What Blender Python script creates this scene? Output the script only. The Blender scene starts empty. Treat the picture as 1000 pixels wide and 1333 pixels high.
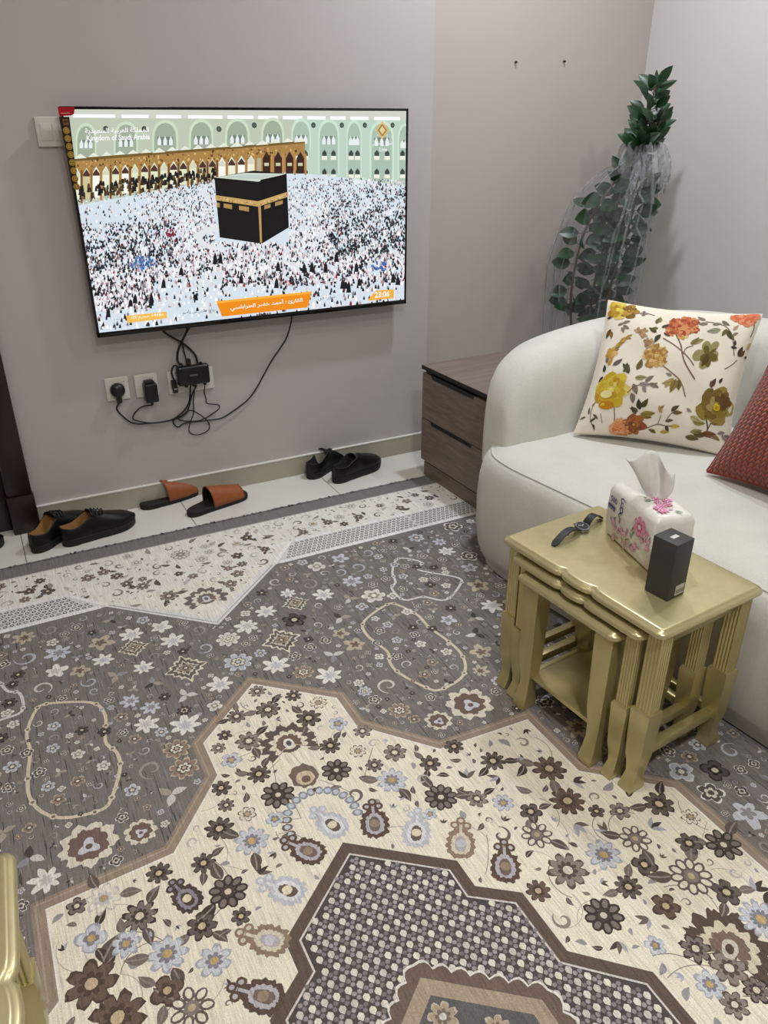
import bpy, bmesh, math, random
from mathutils import Vector, Matrix
import numpy as np
R = math.radians; PI = math.pi
sc = bpy.context.scene
COL = sc.collection
rng = random.Random(7)

# ------------------------------------------------------------------ camera
CAM_H = 1.38
FPX = 1012.0
PITCH = math.atan(511.0 / FPX)
YAW = R(27.6)
cd = bpy.data.cameras.new('camera')
cam = bpy.data.objects.new('camera', cd); COL.objects.link(cam)
cam.location = (0, 0, CAM_H)
cam.rotation_euler = (PI / 2 - PITCH, 0, -YAW)
cd.sensor_fit = 'VERTICAL'; cd.sensor_height = 36.0; cd.lens = 36.0 * FPX / 1333.0
cd.clip_start = 0.02; cd.clip_end = 50
sc.camera = cam

# ------------------------------------------------------------------ world, lamps, exposure
w = bpy.data.worlds.new('world'); sc.world = w; w.use_nodes = True
w.node_tree.nodes['Background'].inputs[0].default_value = (0.9, 0.93, 1.0, 1)
w.node_tree.nodes['Background'].inputs[1].default_value = 0.05

def downlight(name, loc, power, col, size, spread=170, rx=0, ry=0):
    l = bpy.data.lights.new(name, 'AREA'); l.shape = 'DISK'; l.size = size
    l.energy = power; l.color = col; l.spread = R(spread)
    o = bpy.data.objects.new(name, l); COL.objects.link(o); o.location = loc; o.rotation_euler = (rx, ry, 0)
    return o
downlight('ceiling_lamp_corner', (1.90, 2.25, 2.74), 21, (0.88, 0.91, 1.0), 0.12)
downlight('ceiling_lamp_sofa', (2.40, 1.40, 2.74), 9.5, (0.92, 1.0, 0.92), 0.14)
downlight('ceiling_lamp_middle', (0.8, 0.9, 2.74), 9, (1.0, 0.98, 0.95), 0.20)
downlight('fill_lamp_rear', (0.45, -0.25, 2.74), 30, (1.0, 0.985, 0.95), 0.24)  # added fill overhead to brighten the rug, not a known fitting
downlight('ceiling_lamp_left', (-0.6, 1.6, 2.74), 6.5, (1.0, 0.82, 0.64), 0.20)
sc.view_settings.view_transform = 'Standard'
sc.view_settings.look = 'None'
sc.view_settings.gamma = 1.0
sc.view_settings.use_curve_mapping = False
sc.view_settings.exposure = 0.0
sc.cycles.max_bounces = 8; sc.cycles.transparent_max_bounces = 24
sc.cycles.use_denoising = True

# ------------------------------------------------------------------ picture ray helpers (to lay things out in the room)
_d = Vector((math.sin(YAW) * math.cos(PITCH), math.cos(YAW) * math.cos(PITCH), -math.sin(PITCH)))
_r = Vector((math.cos(YAW), -math.sin(YAW), 0)); _u = _r.cross(_d)
def ray(x, y): return _d + _r * ((x - 500) / FPX) - _u * ((y - 666.5) / FPX)
def onz(x, y, z=0.0):
    v = ray(x, y); return Vector((0, 0, CAM_H)) + v * ((z - CAM_H) / v.z)
def ony(x, y, Y):
    v = ray(x, y); return Vector((0, 0, CAM_H)) + v * (Y / v.y)
def onx(x, y, X):
    v = ray(x, y); return Vector((0, 0, CAM_H)) + v * (X / v.x)

# ------------------------------------------------------------------ colour, materials
def lin(c):
    c = c / 255.0
    return c / 12.92 if c <= 0.04045 else ((c + 0.055) / 1.055) ** 2.4
def rgb(c, a=1.0): return (lin(c[0]), lin(c[1]), lin(c[2]), a)

class N:
    def __init__(s, name):
        s.m = bpy.data.materials.new(name); s.m.use_nodes = True
        s.t = s.m.node_tree; s.n = s.t.nodes; s.l = s.t.links
        s.p = s.n['Principled BSDF']; s.out = s.n['Material Output']
    def new(s, t, **kw):
        n = s.n.new(t)
        for k, v in kw.items():
            if k in n.inputs: n.inputs[k].default_value = v
            else: setattr(n, k, v)
        return n
    def link(s, a, b): s.l.new(a, b)
    def coord(s, scale=(1, 1, 1), rot=(0, 0, 0), kind='Object'):
        tc = s.new('ShaderNodeTexCoord'); mp = s.new('ShaderNodeMapping')
        mp.inputs['Scale'].default_value = scale; mp.inputs['Rotation'].default_value = rot
        s.link(tc.outputs[kind], mp.inputs['Vector']); return mp.outputs['Vector']
    def noise(s, vec, scale=5, detail=4, rough=0.55):
        n = s.new('ShaderNodeTexNoise'); n.inputs['Scale'].default_value = scale
        n.inputs['Detail'].default_value = detail; n.inputs['Roughness'].default_value = rough
        if vec is not None: s.link(vec, n.inputs['Vector'])
        return n.outputs['Fac']
    def ramp(s, fac, stops):
        r = s.new('ShaderNodeValToRGB'); e = r.color_ramp.elements
        while len(e) < len(stops): e.new(0.5)
        for el, (p, c) in zip(e, stops): el.position = p; el.color = c
        s.link(fac, r.inputs['Fac']); return r.outputs['Color']
    def mul(s, a, b, fac=1.0):
        m = s.new('ShaderNodeMix', data_type='RGBA', blend_type='MULTIPLY'); m.inputs[0].default_value = fac
        s.link(a, m.inputs[6]); s.link(b, m.inputs[7]); return m.outputs[2]
    def bump(s, h, strength=0.2, dist=0.01):
        b = s.new('ShaderNodeBump'); b.inputs['Strength'].default_value = strength; b.inputs['Distance'].default_value = dist
        s.link(h, b.inputs['Height']); s.link(b.outputs['Normal'], s.p.inputs['Normal'])
    def base(s, c): s.link(c, s.p.inputs['Base Color'])
    def set(s, **kw):
        for k, v in kw.items(): s.p.inputs[k.replace('_', ' ')].default_value = v
        return s

def flat_mat(name, c, rough=0.5, metal=0.0, var=0.06, scale=30, bump=0.0, spec=0.5, coat=0.0, bscale=None):
    k = N(name); v = k.coord()
    f = k.noise(v, scale)
    a = tuple(x * (1 - var) for x in rgb(c)[:3]) + (1,); b = tuple(min(1, x * (1 + var)) for x in rgb(c)[:3]) + (1,)
    k.base(k.ramp(f, [(0.3, a), (0.7, b)]))
    k.set(Roughness=rough, Metallic=metal); k.p.inputs['Specular IOR Level'].default_value = spec
    if coat: k.p.inputs['Coat Weight'].default_value = coat
    if bump: k.bump(k.noise(v, bscale or scale * 6, 3), bump, 0.004)
    return k.m

def attr_mat(name, rough=0.9, streak=None, bump=0.0, emit=0.0, var=0.25, bscale=500, spec=0.2, sheen=0.0):
    """reads the woven / printed colour of each face"""
    k = N(name)
    a = k.new('ShaderNodeVertexColor', layer_name='Col')
    c = a.outputs['Color']
    if streak:
        v = k.coord(streak); f = k.noise(v, 1.0, 3, 0.6)
        c = k.mul(c, k.ramp(f, [(0.28, (1 - var * 1.5,) * 3 + (1,)), (0.5, (1, 1, 1, 1)), (0.72, (1 + var,) * 3 + (1,))]))
        f2 = k.noise(k.coord((1, 1, 1)), 420, 2, 0.6)
        c = k.mul(c, k.ramp(f2, [(0.3, (0.86,) * 3 + (1,)), (0.7, (1.22,) * 3 + (1,))]))
    k.base(c); k.set(Roughness=rough); k.p.inputs['Specular IOR Level'].default_value = spec
    if sheen: k.p.inputs['Sheen Weight'].default_value = sheen
    if bump: k.bump(k.noise(k.coord(), bscale, 2), bump, 0.003)
    if emit:
        k.link(c, k.p.inputs['Emission Color']); k.p.inputs['Emission Strength'].default_value = emit
        k.p.inputs['Base Color'].default_value = (0.01, 0.01, 0.012, 1)
        for l in list(k.l):
            if l.to_socket == k.p.inputs['Base Color']: k.l.remove(l)
    return k.m

# ------------------------------------------------------------------ mesh builder
class MB:
    def __init__(s): s.v = []; s.f = []; s.mi = []; s.c = []; s.hascol = False
    def vert(s, p): s.v.append((p[0], p[1], p[2])); return len(s.v) - 1
    def face(s, idx, mi=0, col=None):
        s.f.append(tuple(idx)); s.mi.append(mi); s.c.append(col)
        if col is not None: s.hascol = True
    def quad_grid(s, rows, mi=0, closed_u=False, closed_v=False, col=None):
        """rows: list of equal-length point lists"""
        ids = [[s.vert(p) for p in r] for r in rows]
        n, m = len(rows), len(rows[0])
        for i in range(n if closed_v else n - 1):
            for j in range(m if closed_u else m - 1):
                a, b = ids[i], ids[(i + 1) % n]
                k = mi(i, j) if callable(mi) else mi
                s.face((a[j], a[(j + 1) % m], b[(j + 1) % m], b[j]), k, col)
        return ids
    def loft(s, rings, mi=0, cap0=True, cap1=True, col=None):
        ids = s.quad_grid(rings, mi, closed_u=True, col=col)
        k = mi(0, 0) if callable(mi) else mi
        if cap0: s.face(tuple(reversed(ids[0])), k, col)
        if cap1: s.face(tuple(ids[-1]), k, col)
        return ids
    def box(s, lo, hi, mi=0, bevel=0.0, seg=2, M=None, col=None):
        bm = bmesh.new(); bmesh.ops.create_cube(bm, size=1)
        for v in bm.verts:
            v.co = Vector([(lo[i] + hi[i]) / 2 + v.co[i] * (hi[i] - lo[i]) for i in range(3)])
        if bevel: bmesh.ops.bevel(bm, geom=list(bm.edges), offset=bevel, segments=seg, affect='EDGES', profile=0.5)
        s.add_bm(bm, mi, M, col)
    def add_bm(s, bm, mi=0, M=None, col=None):
        bm.verts.ensure_lookup_table(); bm.verts.index_update()
        base = len(s.v)
        for v in bm.verts: s.vert(M @ v.co if M else v.co)
        for f in bm.faces: s.face([base + v.index for v in f.verts], mi, col)
        bm.free()
    def tube(s, pts, r, n=8, mi=0, cap=True, col=None):
        pts = [Vector(p) for p in pts]; rings = []
        up = Vector((0, 0, 1)); prev = None
        for i, p in enumerate(pts):
            t = (pts[min(i + 1, len(pts) - 1)] - pts[max(i - 1, 0)])
            t = t.normalized() if t.length > 1e-9 else Vector((0, 0, 1))
            a = prev if prev is not None else (t.cross(up) if abs(t.z) < 0.95 else t.cross(Vector((1, 0, 0))))
            a = a - t * a.dot(t)
            if a.length < 1e-6: a = t.orthogonal()
            a.normalize(); b = t.cross(a); prev = a
            rr = r(i / max(1, len(pts) - 1)) if callable(r) else r
            rings.append([p + (a * math.cos(2 * PI * k / n) + b * math.sin(2 * PI * k / n)) * rr for k in range(n)])
        s.loft(rings, mi, cap, cap, col)
    def lathe(s, prof, n=24, mi=0, M=None, axis='z'):
        rings = []
        for (r, h) in prof:
            ring = []
            for k in range(n):
                a = 2 * PI * k / n
                p = Vector((r * math.cos(a), r * math.sin(a), h))
                ring.append(M @ p if M else p)
            rings.append(ring)
        s.loft(rings, mi)
    def build(s, name, mats, parent=None, smooth=True, angle=40, M=None):
        me = bpy.data.meshes.new(name)
        me.from_pydata(s.v, [], s.f)
        if not isinstance(mats, (list, tuple)): mats = [mats]
        for m in mats: me.materials.append(m)
        me.polygons.foreach_set('material_index', s.mi)
        if s.hascol:
            ca = me.color_attributes.new('Col', 'FLOAT_COLOR', 'CORNER')
            arr = np.ones((len(me.loops), 4), dtype=np.float32); k = 0
            for f, c in zip(s.f, s.c):
                n = len(f); arr[k:k + n] = c if c is not None else (0.5, 0.5, 0.5, 1); k += n
            ca.data.foreach_set('color', arr.ravel())
        me.validate(); me.update()
        if smooth:
            me.polygons.foreach_set('use_smooth', [True] * len(me.polygons))
            me.set_sharp_from_angle(angle=R(angle))
        o = bpy.data.objects.new(name, me); COL.objects.link(o)
        if parent is not None: o.parent = parent
        if M is not None: o.matrix_local = M
        return o

def catmull(P, n=8, closed=False):
    P = [Vector(p) for p in P]; out = []
    m = len(P); rng_ = range(m if closed else m - 1)
    for i in rng_:
        if closed: a, b, c, d = P[(i - 1) % m], P[i], P[(i + 1) % m], P[(i + 2) % m]
        else: a, b, c, d = P[max(i - 1, 0)], P[i], P[i + 1], P[min(i + 2, m - 1)]
        for k in range(n):
            t = k / n
            out.append(0.5 * ((2 * b) + (c - a) * t + (2 * a - 5 * b + 4 * c - d) * t * t + (3 * b - a - 3 * c + d) * t ** 3))
    if not closed: out.append(P[-1].copy())
    return out
def offset_poly(pts, d):
    """inward offset of a counter-clockwise 2D outline"""
    n = len(pts); out = []
    for i in range(n):
        p0, p1, p2 = Vector(pts[i - 1][:2]), Vector(pts[i][:2]), Vector(pts[(i + 1) % n][:2])
        a = (p1 - p0); b = (p2 - p1)
        na = Vector((-a.y, a.x)).normalized() if a.length > 1e-9 else Vector((0, 0))
        nb = Vector((-b.y, b.x)).normalized() if b.length > 1e-9 else na
        m = na + nb
        if m.length < 1e-6: m = na
        m.normalize(); k = max(0.5, m.dot(na))
        out.append(p1 + m * (d / k))
    return out

def thing(name, label, cat, loc=(0, 0, 0), rz=0.0, group=None):
    o = bpy.data.objects.new(name, None); COL.objects.link(o)
    o.empty_display_size = 0.05
    o.location = loc; o.rotation_euler = (0, 0, rz); o['label'] = label; o['category'] = cat
    if group: o['group'] = group
    return o
def tag(o, label, cat, group=None):
    o['label'] = label; o['category'] = cat
    if group: o['group'] = group
    return o
def struct(o): o['kind'] = 'structure'; return o

# ------------------------------------------------------------------ writing
def text_polys(s, bold=0.0, font_size=1.0):
    """outline a line of writing -> list of flat polygons (x, y), width"""
    c = bpy.data.curves.new('lettering', 'FONT'); c.body = s; c.size = font_size; c.resolution_u = 2; c.offset = bold
    o = bpy.data.objects.new('lettering', c); COL.objects.link(o)
    dg = bpy.context.evaluated_depsgraph_get(); dg.update()
    me = o.evaluated_get(dg).to_mesh()
    polys = [[(me.vertices[i].co.x, me.vertices[i].co.y) for i in p.vertices] for p in me.polygons]
    xs = [q[0] for p in polys for q in p] or [0]; ys = [q[1] for p in polys for q in p] or [0]
    o.evaluated_get(dg).to_mesh_clear(); bpy.data.objects.remove(o); bpy.data.curves.remove(c)
    x0, x1, y0, y1 = min(xs), max(xs), min(ys), max(ys)
    return [[((x - x0) / (x1 - x0), (y - y0) / (y1 - y0)) for x, y in p] for p in polys], (x1 - x0) / max(1e-6, y1 - y0)
# joined arabic letters: isolated code, joins on both sides
AR = {'ا': (0xFE8D, 0), 'أ': (0xFE83, 0), 'ب': (0xFE8F, 1), 'ة': (0xFE93, 0), 'ح': (0xFEA1, 1), 'خ': (0xFEA5, 1), 'د': (0xFEA9, 0),
      'ر': (0xFEAD, 0), 'س': (0xFEB1, 1), 'ص': (0xFEB9, 1), 'ض': (0xFEBD, 1), 'ط': (0xFEC1, 1), 'ع': (0xFEC9, 1), 'ف': (0xFED1, 1),
      'ق': (0xFED5, 1), 'ك': (0xFED9, 1), 'ل': (0xFEDD, 1), 'م': (0xFEE1, 1), 'ن': (0xFEE5, 1), 'ه': (0xFEE9, 1), 'و': (0xFEED, 0),
      'ي': (0xFEF1, 1), 'ئ': (0xFE89, 1), 'ى': (0xFEEF, 0)}
def arabic(s):
    out = []
    for i, ch in enumerate(s):
        if ch not in AR: out.append(ch); continue
        code, dual = AR[ch]
        pj = i > 0 and s[i - 1] in AR and AR[s[i - 1]][1]
        nj = dual and i + 1 < len(s) and s[i + 1] in AR
        out.append(chr(code + (3 if (pj and nj) else 1 if pj else 2 if nj else 0)))
    return ''.join(reversed(out))

# ------------------------------------------------------------------ flat drawing (weave, print, screen picture)
rl_ = random.Random(99)
class Canvas:
    """draws coloured shapes layer on layer over a surface: fn(u, v, lift) -> point"""
    def __init__(s, fn, step, mb=None): s.fn = fn; s.step = step; s.mb = mb or MB(); s.fan = False; s.jit = 0.0
    def poly(s, pts, layer, col):
        if len(pts) < 3: return
        h = (layer + rl_.random() * .7) * s.step; c = rgb(col)
        if s.fan and len(pts) > 4:
            cx = sum(p[0] for p in pts) / len(pts); cy = sum(p[1] for p in pts) / len(pts)
            ci = s.mb.vert(s.fn(cx, cy, h)); ids = [s.mb.vert(s.fn(p[0], p[1], h)) for p in pts]
            for i in range(len(ids)): s.mb.face((ci, ids[i], ids[(i + 1) % len(ids)]), 0, c)
        else:
            s.mb.face([s.mb.vert(s.fn(p[0], p[1], h)) for p in pts], 0, c)
    def strip(s, pts, wd, layer, col, closed=False):
        h = (layer + rl_.random() * .7) * s.step; c = rgb(col); n = len(pts); a = []; b = []
        for i in range(n):
            p0 = pts[(i - 1) % n] if (closed or i > 0) else pts[i]; p1 = pts[(i + 1) % n] if (closed or i < n - 1) else pts[i]
            tx, ty = p1[0] - p0[0], p1[1] - p0[1]; L = math.hypot(tx, ty) or 1
            ww = wd(i / max(1, n - 1)) if callable(wd) else wd
            nx, ny = -ty / L * ww / 2, tx / L * ww / 2
            a.append(s.mb.vert(s.fn(pts[i][0] + nx, pts[i][1] + ny, h))); b.append(s.mb.vert(s.fn(pts[i][0] - nx, pts[i][1] - ny, h)))
        for i in range(n if closed else n - 1):
            j = (i + 1) % n; s.mb.face((a[i], b[i], b[j], a[j]), 0, c)
    def polar(s, x, y, fn, layer, col, rot=0, n=36, sx=1, sy=1):
        ca, sa = math.cos(rot), math.sin(rot); pts = []
        for k in range(n):
            t = 2 * PI * k / n; r = fn(t) * (1 + s.jit * rng.uniform(-1, 1)); px, py = r * math.cos(t) * sx, r * math.sin(t) * sy
            pts.append((x + px * ca - py * sa, y + px * sa + py * ca))
        s.poly(pts, layer, col)
    def disc(s, x, y, r, layer, col, n=10, sy=1, rot=0): s.polar(x, y, lambda t: r, layer, col, rot, n, 1, sy)
    def flower(s, x, y, r, n, cols, rot=0, L=1, edge=0.7):
        f = lambda k: (lambda t: k * (0.62 + 0.38 * abs(math.cos(n * t / 2)) ** edge))
        m = max(24, n * 6)
        s.polar(x, y, f(r), L, cols[0], rot, m)
        s.polar(x, y, f(r * 0.86), L + 1, cols[1], rot, m)
        s.polar(x, y, f(r * 0.50), L + 2, cols[2], rot, m)
        s.disc(x, y, r * 0.24, L + 3, cols[3])
    def ring_flower(s, x, y, r, n, cols, rot=0, L=1):
        for k in range(n):
            a = rot + 2 * PI * k / n
            s.disc(x + r * .62 * math.cos(a), y + r * .62 * math.sin(a), r * .36, L, cols[0], 9, 0.72, a)
            s.disc(x + r * .64 * math.cos(a), y + r * .64 * math.sin(a), r * .24, L + 1, cols[1], 8, 0.62, a)
        s.disc(x, y, r * .34, L + 1, cols[2]); s.disc(x, y, r * .17, L + 2, cols[3])
    def spiky(s, x, y, r, cols, rot=0, L=1, n=7):
        f = lambda k: (lambda t: k * (0.50 + 0.5 * abs(math.cos(n * t / 2)) ** 1.2) * (1.0 + 0.18 * math.cos(t)))
        s.polar(x, y, f(r), L, cols[0], rot, n * 8)
        s.polar(x, y, f(r * .45), L + 1, cols[1], rot, n * 8)
    def leaf(s, x, y, l, wd, rot, col, L=1, vein=None, bend=0.25):
        ca, sa = math.cos(rot), math.sin(rot); up = []; dn = []
        for k in range(9):
            t = k / 8; ww = wd * math.sin(PI * t ** 0.8) / 2; cx = l * t; cy = bend * l * t * (1 - t)
            up.append((cx, cy + ww)); dn.append((cx, cy - ww))
        P = [(x + a * ca - b * sa, y + a * sa + b * ca) for a, b in dn + up[::-1][1:-1]]
        s.poly(P, L, col)
        if vein:
            s.strip([(x + l * t * ca - bend * l * t * (1 - t) * sa, y + l * t * sa + bend * l * t * (1 - t) * ca) for t in (0.1, .3, .5, .7, .9)], wd * .14, L + 1, vein)
    def scroll(s, x, y, r, rot, col, wd, L=1, turn=1.3, flip=1):
        pts = []
        for k in range(22):
            t = k / 21; a = rot + flip * turn * 2 * PI * t; rr = r * (1 - 0.78 * t)
            pts.append((x + rr * math.cos(a), y + rr * math.sin(a)))
        s.strip(pts, lambda t: wd * (0.35 + 1.1 * math.sin(PI * min(1, t * 1.1))), L, col)
    def shield(s, x, y, r, rot, cols, L=1):
        """scalloped pear medallion with a trefoil stalk; rot = way the stalk points"""
        f = lambda k, sc_: (lambda t: k * (0.86 + 0.10 * math.cos(t) ** 3 - 0.10 * abs(math.sin(t)) ** 6 + sc_ * abs(math.sin(6.5 * t))))
        s.polar(x, y, f(r, .14), L, cols[0], rot, 66, 1.05, .92)
        s.polar(x, y, f(r * .74, .10), L + 1, cols[1], rot, 52, 1.05, .86)
        s.polar(x, y, f(r * .52, .08), L + 2, cols[2], rot, 40, 1.1, .72)
        s.polar(x, y, lambda t: r * .26 * (1 + .35 * math.cos(t)), L + 3, cols[3], rot, 18)
        ca, sa = math.cos(rot), math.sin(rot)
        s.strip([(x + r * k * ca, y + r * k * sa) for k in (.7, 1.0, 1.35)], r * .42, L, cols[0])
        s.strip([(x + r * k * ca, y + r * k * sa) for k in (.6, 1.0, 1.3)], r * .16, L + 2, cols[1])
        for dx, dy in ((1.62, 0), (1.3, .34), (1.3, -.34)):
            s.disc(x + r * (dx * ca - dy * sa), y + r * (dx * sa + dy * ca), r * .26, L + 1, cols[0])
            s.disc(x + r * (dx * ca - dy * sa), y + r * (dx * sa + dy * ca), r * .13, L + 2, cols[1])
    def palmette(s, x, y, r, rot, cols, L=1):
        def fan(k, sp):
            def g(t):
                up = max(0, math.cos(t / 1.55)) if abs(t) < PI * .78 else 0.0
                t2 = (t + PI) % (2 * PI) - PI
                if abs(t2) < PI * .72: return k * (0.84 + sp * abs(math.cos(6 * t2)))
                return k * 0.46
            return g
        s.polar(x, y, fan(r, .22), L, cols[0], rot, 96)
        s.polar(x, y, fan(r * .66, .24), L + 1, cols[1], rot, 96)
        s.polar(x, y, fan(r * .50, .12), L + 2, cols[2], rot, 72)
        s.polar(x, y, lambda t: r * .27, L + 3, cols[3], rot, 16, 1, .7)
        s.polar(x, y, lambda t: r * .14, L + 4, cols[0], rot, 12, 1, .7)
    def text(s, st, o, ex, ey, layer, col, bold=0.0):
        """writing whose box is origin o with edges ex (reading direction) and ey (up)"""
        polys, _ = text_polys(st, bold)
        for p in polys: s.poly([(o[0] + a * ex[0] + b * ey[0], o[1] + a * ex[1] + b * ey[1]) for a, b in p], layer, col)

def inside(P, x, y):
    c = False; n = len(P); j = n - 1
    for i in range(n):
        xi, yi = P[i][0], P[i][1]; xj, yj = P[j][0], P[j][1]
        if (yi > y) != (yj > y) and x < (xj - xi) * (y - yi) / (yj - yi) + xi: c = not c
        j = i
    return c

# ================================================================== THE SETTING
YW = 2.92; YA = 2.98; XS = 1.74; XR = 2.87; XL = -1.9; YB = -2.2; ZC = 2.8
def plaster(name, c):
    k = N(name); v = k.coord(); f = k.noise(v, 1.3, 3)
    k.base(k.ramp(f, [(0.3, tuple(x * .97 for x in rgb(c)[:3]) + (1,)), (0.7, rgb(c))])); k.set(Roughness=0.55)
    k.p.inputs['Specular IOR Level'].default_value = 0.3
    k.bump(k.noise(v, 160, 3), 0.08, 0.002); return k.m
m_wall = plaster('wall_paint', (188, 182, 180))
m_wall_a = plaster('wall_tone_alcove_shaded', (186, 176, 170)); m_wall_r = plaster('wall_tone_right_lit', (216, 212, 210)); m_ceil = plaster('ceiling_paint', (232, 230, 226))  # alcove colour darkened as shade past the corner, right wall colour lightened as lit

def wall(name, lo, hi, m):
    b = MB(); b.box(lo, hi); return struct(b.build(name, m, smooth=False))
k = N('floor_tile'); v = k.coord()
br = k.new('ShaderNodeTexBrick', offset=0.0); k.link(v, br.inputs['Vector'])
for nm, val in (('Scale', 1.0), ('Mortar Size', 0.0022), ('Mortar Smooth', 0.1), ('Brick Width', 0.6), ('Row Height', 0.6)): br.inputs[nm].default_value = val
br.inputs['Color1'].default_value = rgb((228, 226, 220)); br.inputs['Color2'].default_value = rgb((226, 224, 217)); br.inputs['Mortar'].default_value = rgb((150, 145, 138))
mp = [n for n in k.n if n.bl_idname == 'ShaderNodeMapping'][0]; mp.inputs['Location'].default_value = (0.62, 0.08, 0)
k.base(k.mul(br.outputs['Color'], k.ramp(k.noise(v, 6, 4), [(0.3, (.95, .95, .95, 1)), (0.7, (1.03, 1.03, 1.03, 1))])))
k.set(Roughness=0.22); m_floor = k.m

b = MB(); b.box((XL - .1, YB - .1, -0.1), (XR + .1, YA + .3, 0)); struct(b.build('floor', m_floor, smooth=False))
wall('ceiling', (XL - .1, YB - .1, ZC), (XR + .1, YA + .3, ZC + .1), m_ceil)
wall('wall_front', (-0.03, YW, 0), (XS, YA + .3, ZC), m_wall)
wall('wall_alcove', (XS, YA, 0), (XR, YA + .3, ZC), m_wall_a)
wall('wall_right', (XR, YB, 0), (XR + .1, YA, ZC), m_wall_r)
wall('wall_left', (XL - .1, YB, 0), (XL, YA + .3, ZC), m_wall)
wall('wall_rear', (XL - .1, YB - .1, 0), (XR + .1, YB, ZC), m_wall)
wall('wall_front_left', (XL, YW, 0), (-1.02, YA + .3, ZC), m_wall)
wall('wall_lintel', (-1.02, YW, 2.1), (-0.03, YA + .3, ZC), m_wall)

# skirting tile with a bright caulk line on top
m_skirt = flat_mat('skirting_tile', (172, 166, 150), 0.3, var=0.03, scale=4)
m_caulk = flat_mat('caulk', (226, 224, 218), 0.6, var=0.02)
def skirting(name, lo, hi, cap_lo, cap_hi):
    b = MB(); b.box(lo, hi, 0, 0.001); b.box(cap_lo, cap_hi, 1, 0.001)
    return struct(b.build(name, [m_skirt, m_caulk], smooth=False))
skirting('baseboard_front', (0.055, YW - .010, 0), (XS, YW, 0.083), (0.055, YW - .012, 0.083), (XS, YW, 0.0885))
skirting('baseboard_alcove', (XS, YA - .010, 0), (XR - .012, YA, 0.083), (XS, YA - .012, 0.083), (XR - .012, YA, 0.0885))
skirting('baseboard_right', (XR - .010, YB, 0), (XR, YA, 0.083), (XR - .012, YB, 0.083), (XR, YA, 0.0885))

# dark door with casing and plinth block
k = N('dark_door_wood'); v = k.coord((30, 30, 2)); k.base(k.ramp(k.noise(v, 1.5, 4), [(0.3, rgb((30, 17, 15))), (0.7, rgb((44, 26, 22)))])); k.set(Roughness=0.35); m_door = k.m
b = MB(); b.box((-0.034, YW - .030, 0.152), (0.050, YW, 2.14), 0, 0.004); b.box((-0.040, YW - .038, 0), (0.054, YW, 0.150), 0, 0.004)
b.box((-1.06, YW - .030, 2.06), (0.05, YW - .001, 2.14), 0, 0.004)
struct(b.build('trim_1', m_door))
b = MB(); b.box((-1.02, YW + .012, 0.004), (-0.036, YW + .055, 2.06), 0, 0.002)
for z0, z1 in ((0.14, 0.95), (1.08, 1.95)): b.box((-0.88, YW + .004, z0), (-0.16, YW + .020, z1), 0, 0.008)
struct(b.build('door_1', m_door))

# ================================================================== THE RUG
RX0, RX1, RY0, RY1 = -1.25, 2.05, -1.1, 2.632
RT = 0.0090                         # pile height
AX = 0.459                          # the pattern's axis
m_pile = attr_mat('woven_pile', 0.95, streak=(300, 16, 1), bump=0.5, var=0.18, bscale=650, spec=0.05)
rug = thing('area_rug', 'large grey and cream floral patterned rug with stepped medallions covering the tiled floor', 'rug', (0, 0, 0))
cv = Canvas(lambda u, v, h: (u, v, RT + h), 0.00013); cv.jit = .07
G_FIELD = (128, 123, 120); WHITE = (232, 229, 222); CREAM = (234, 227, 209); TAUPE = (158, 142, 126); BROWN = (106, 92, 84)
DK = (82, 73, 69); GY = (140, 133, 130); LT = (202, 203, 210); TAN = (186, 168, 142); BL = (168, 171, 182); MB_ = (118, 102, 93)
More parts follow.
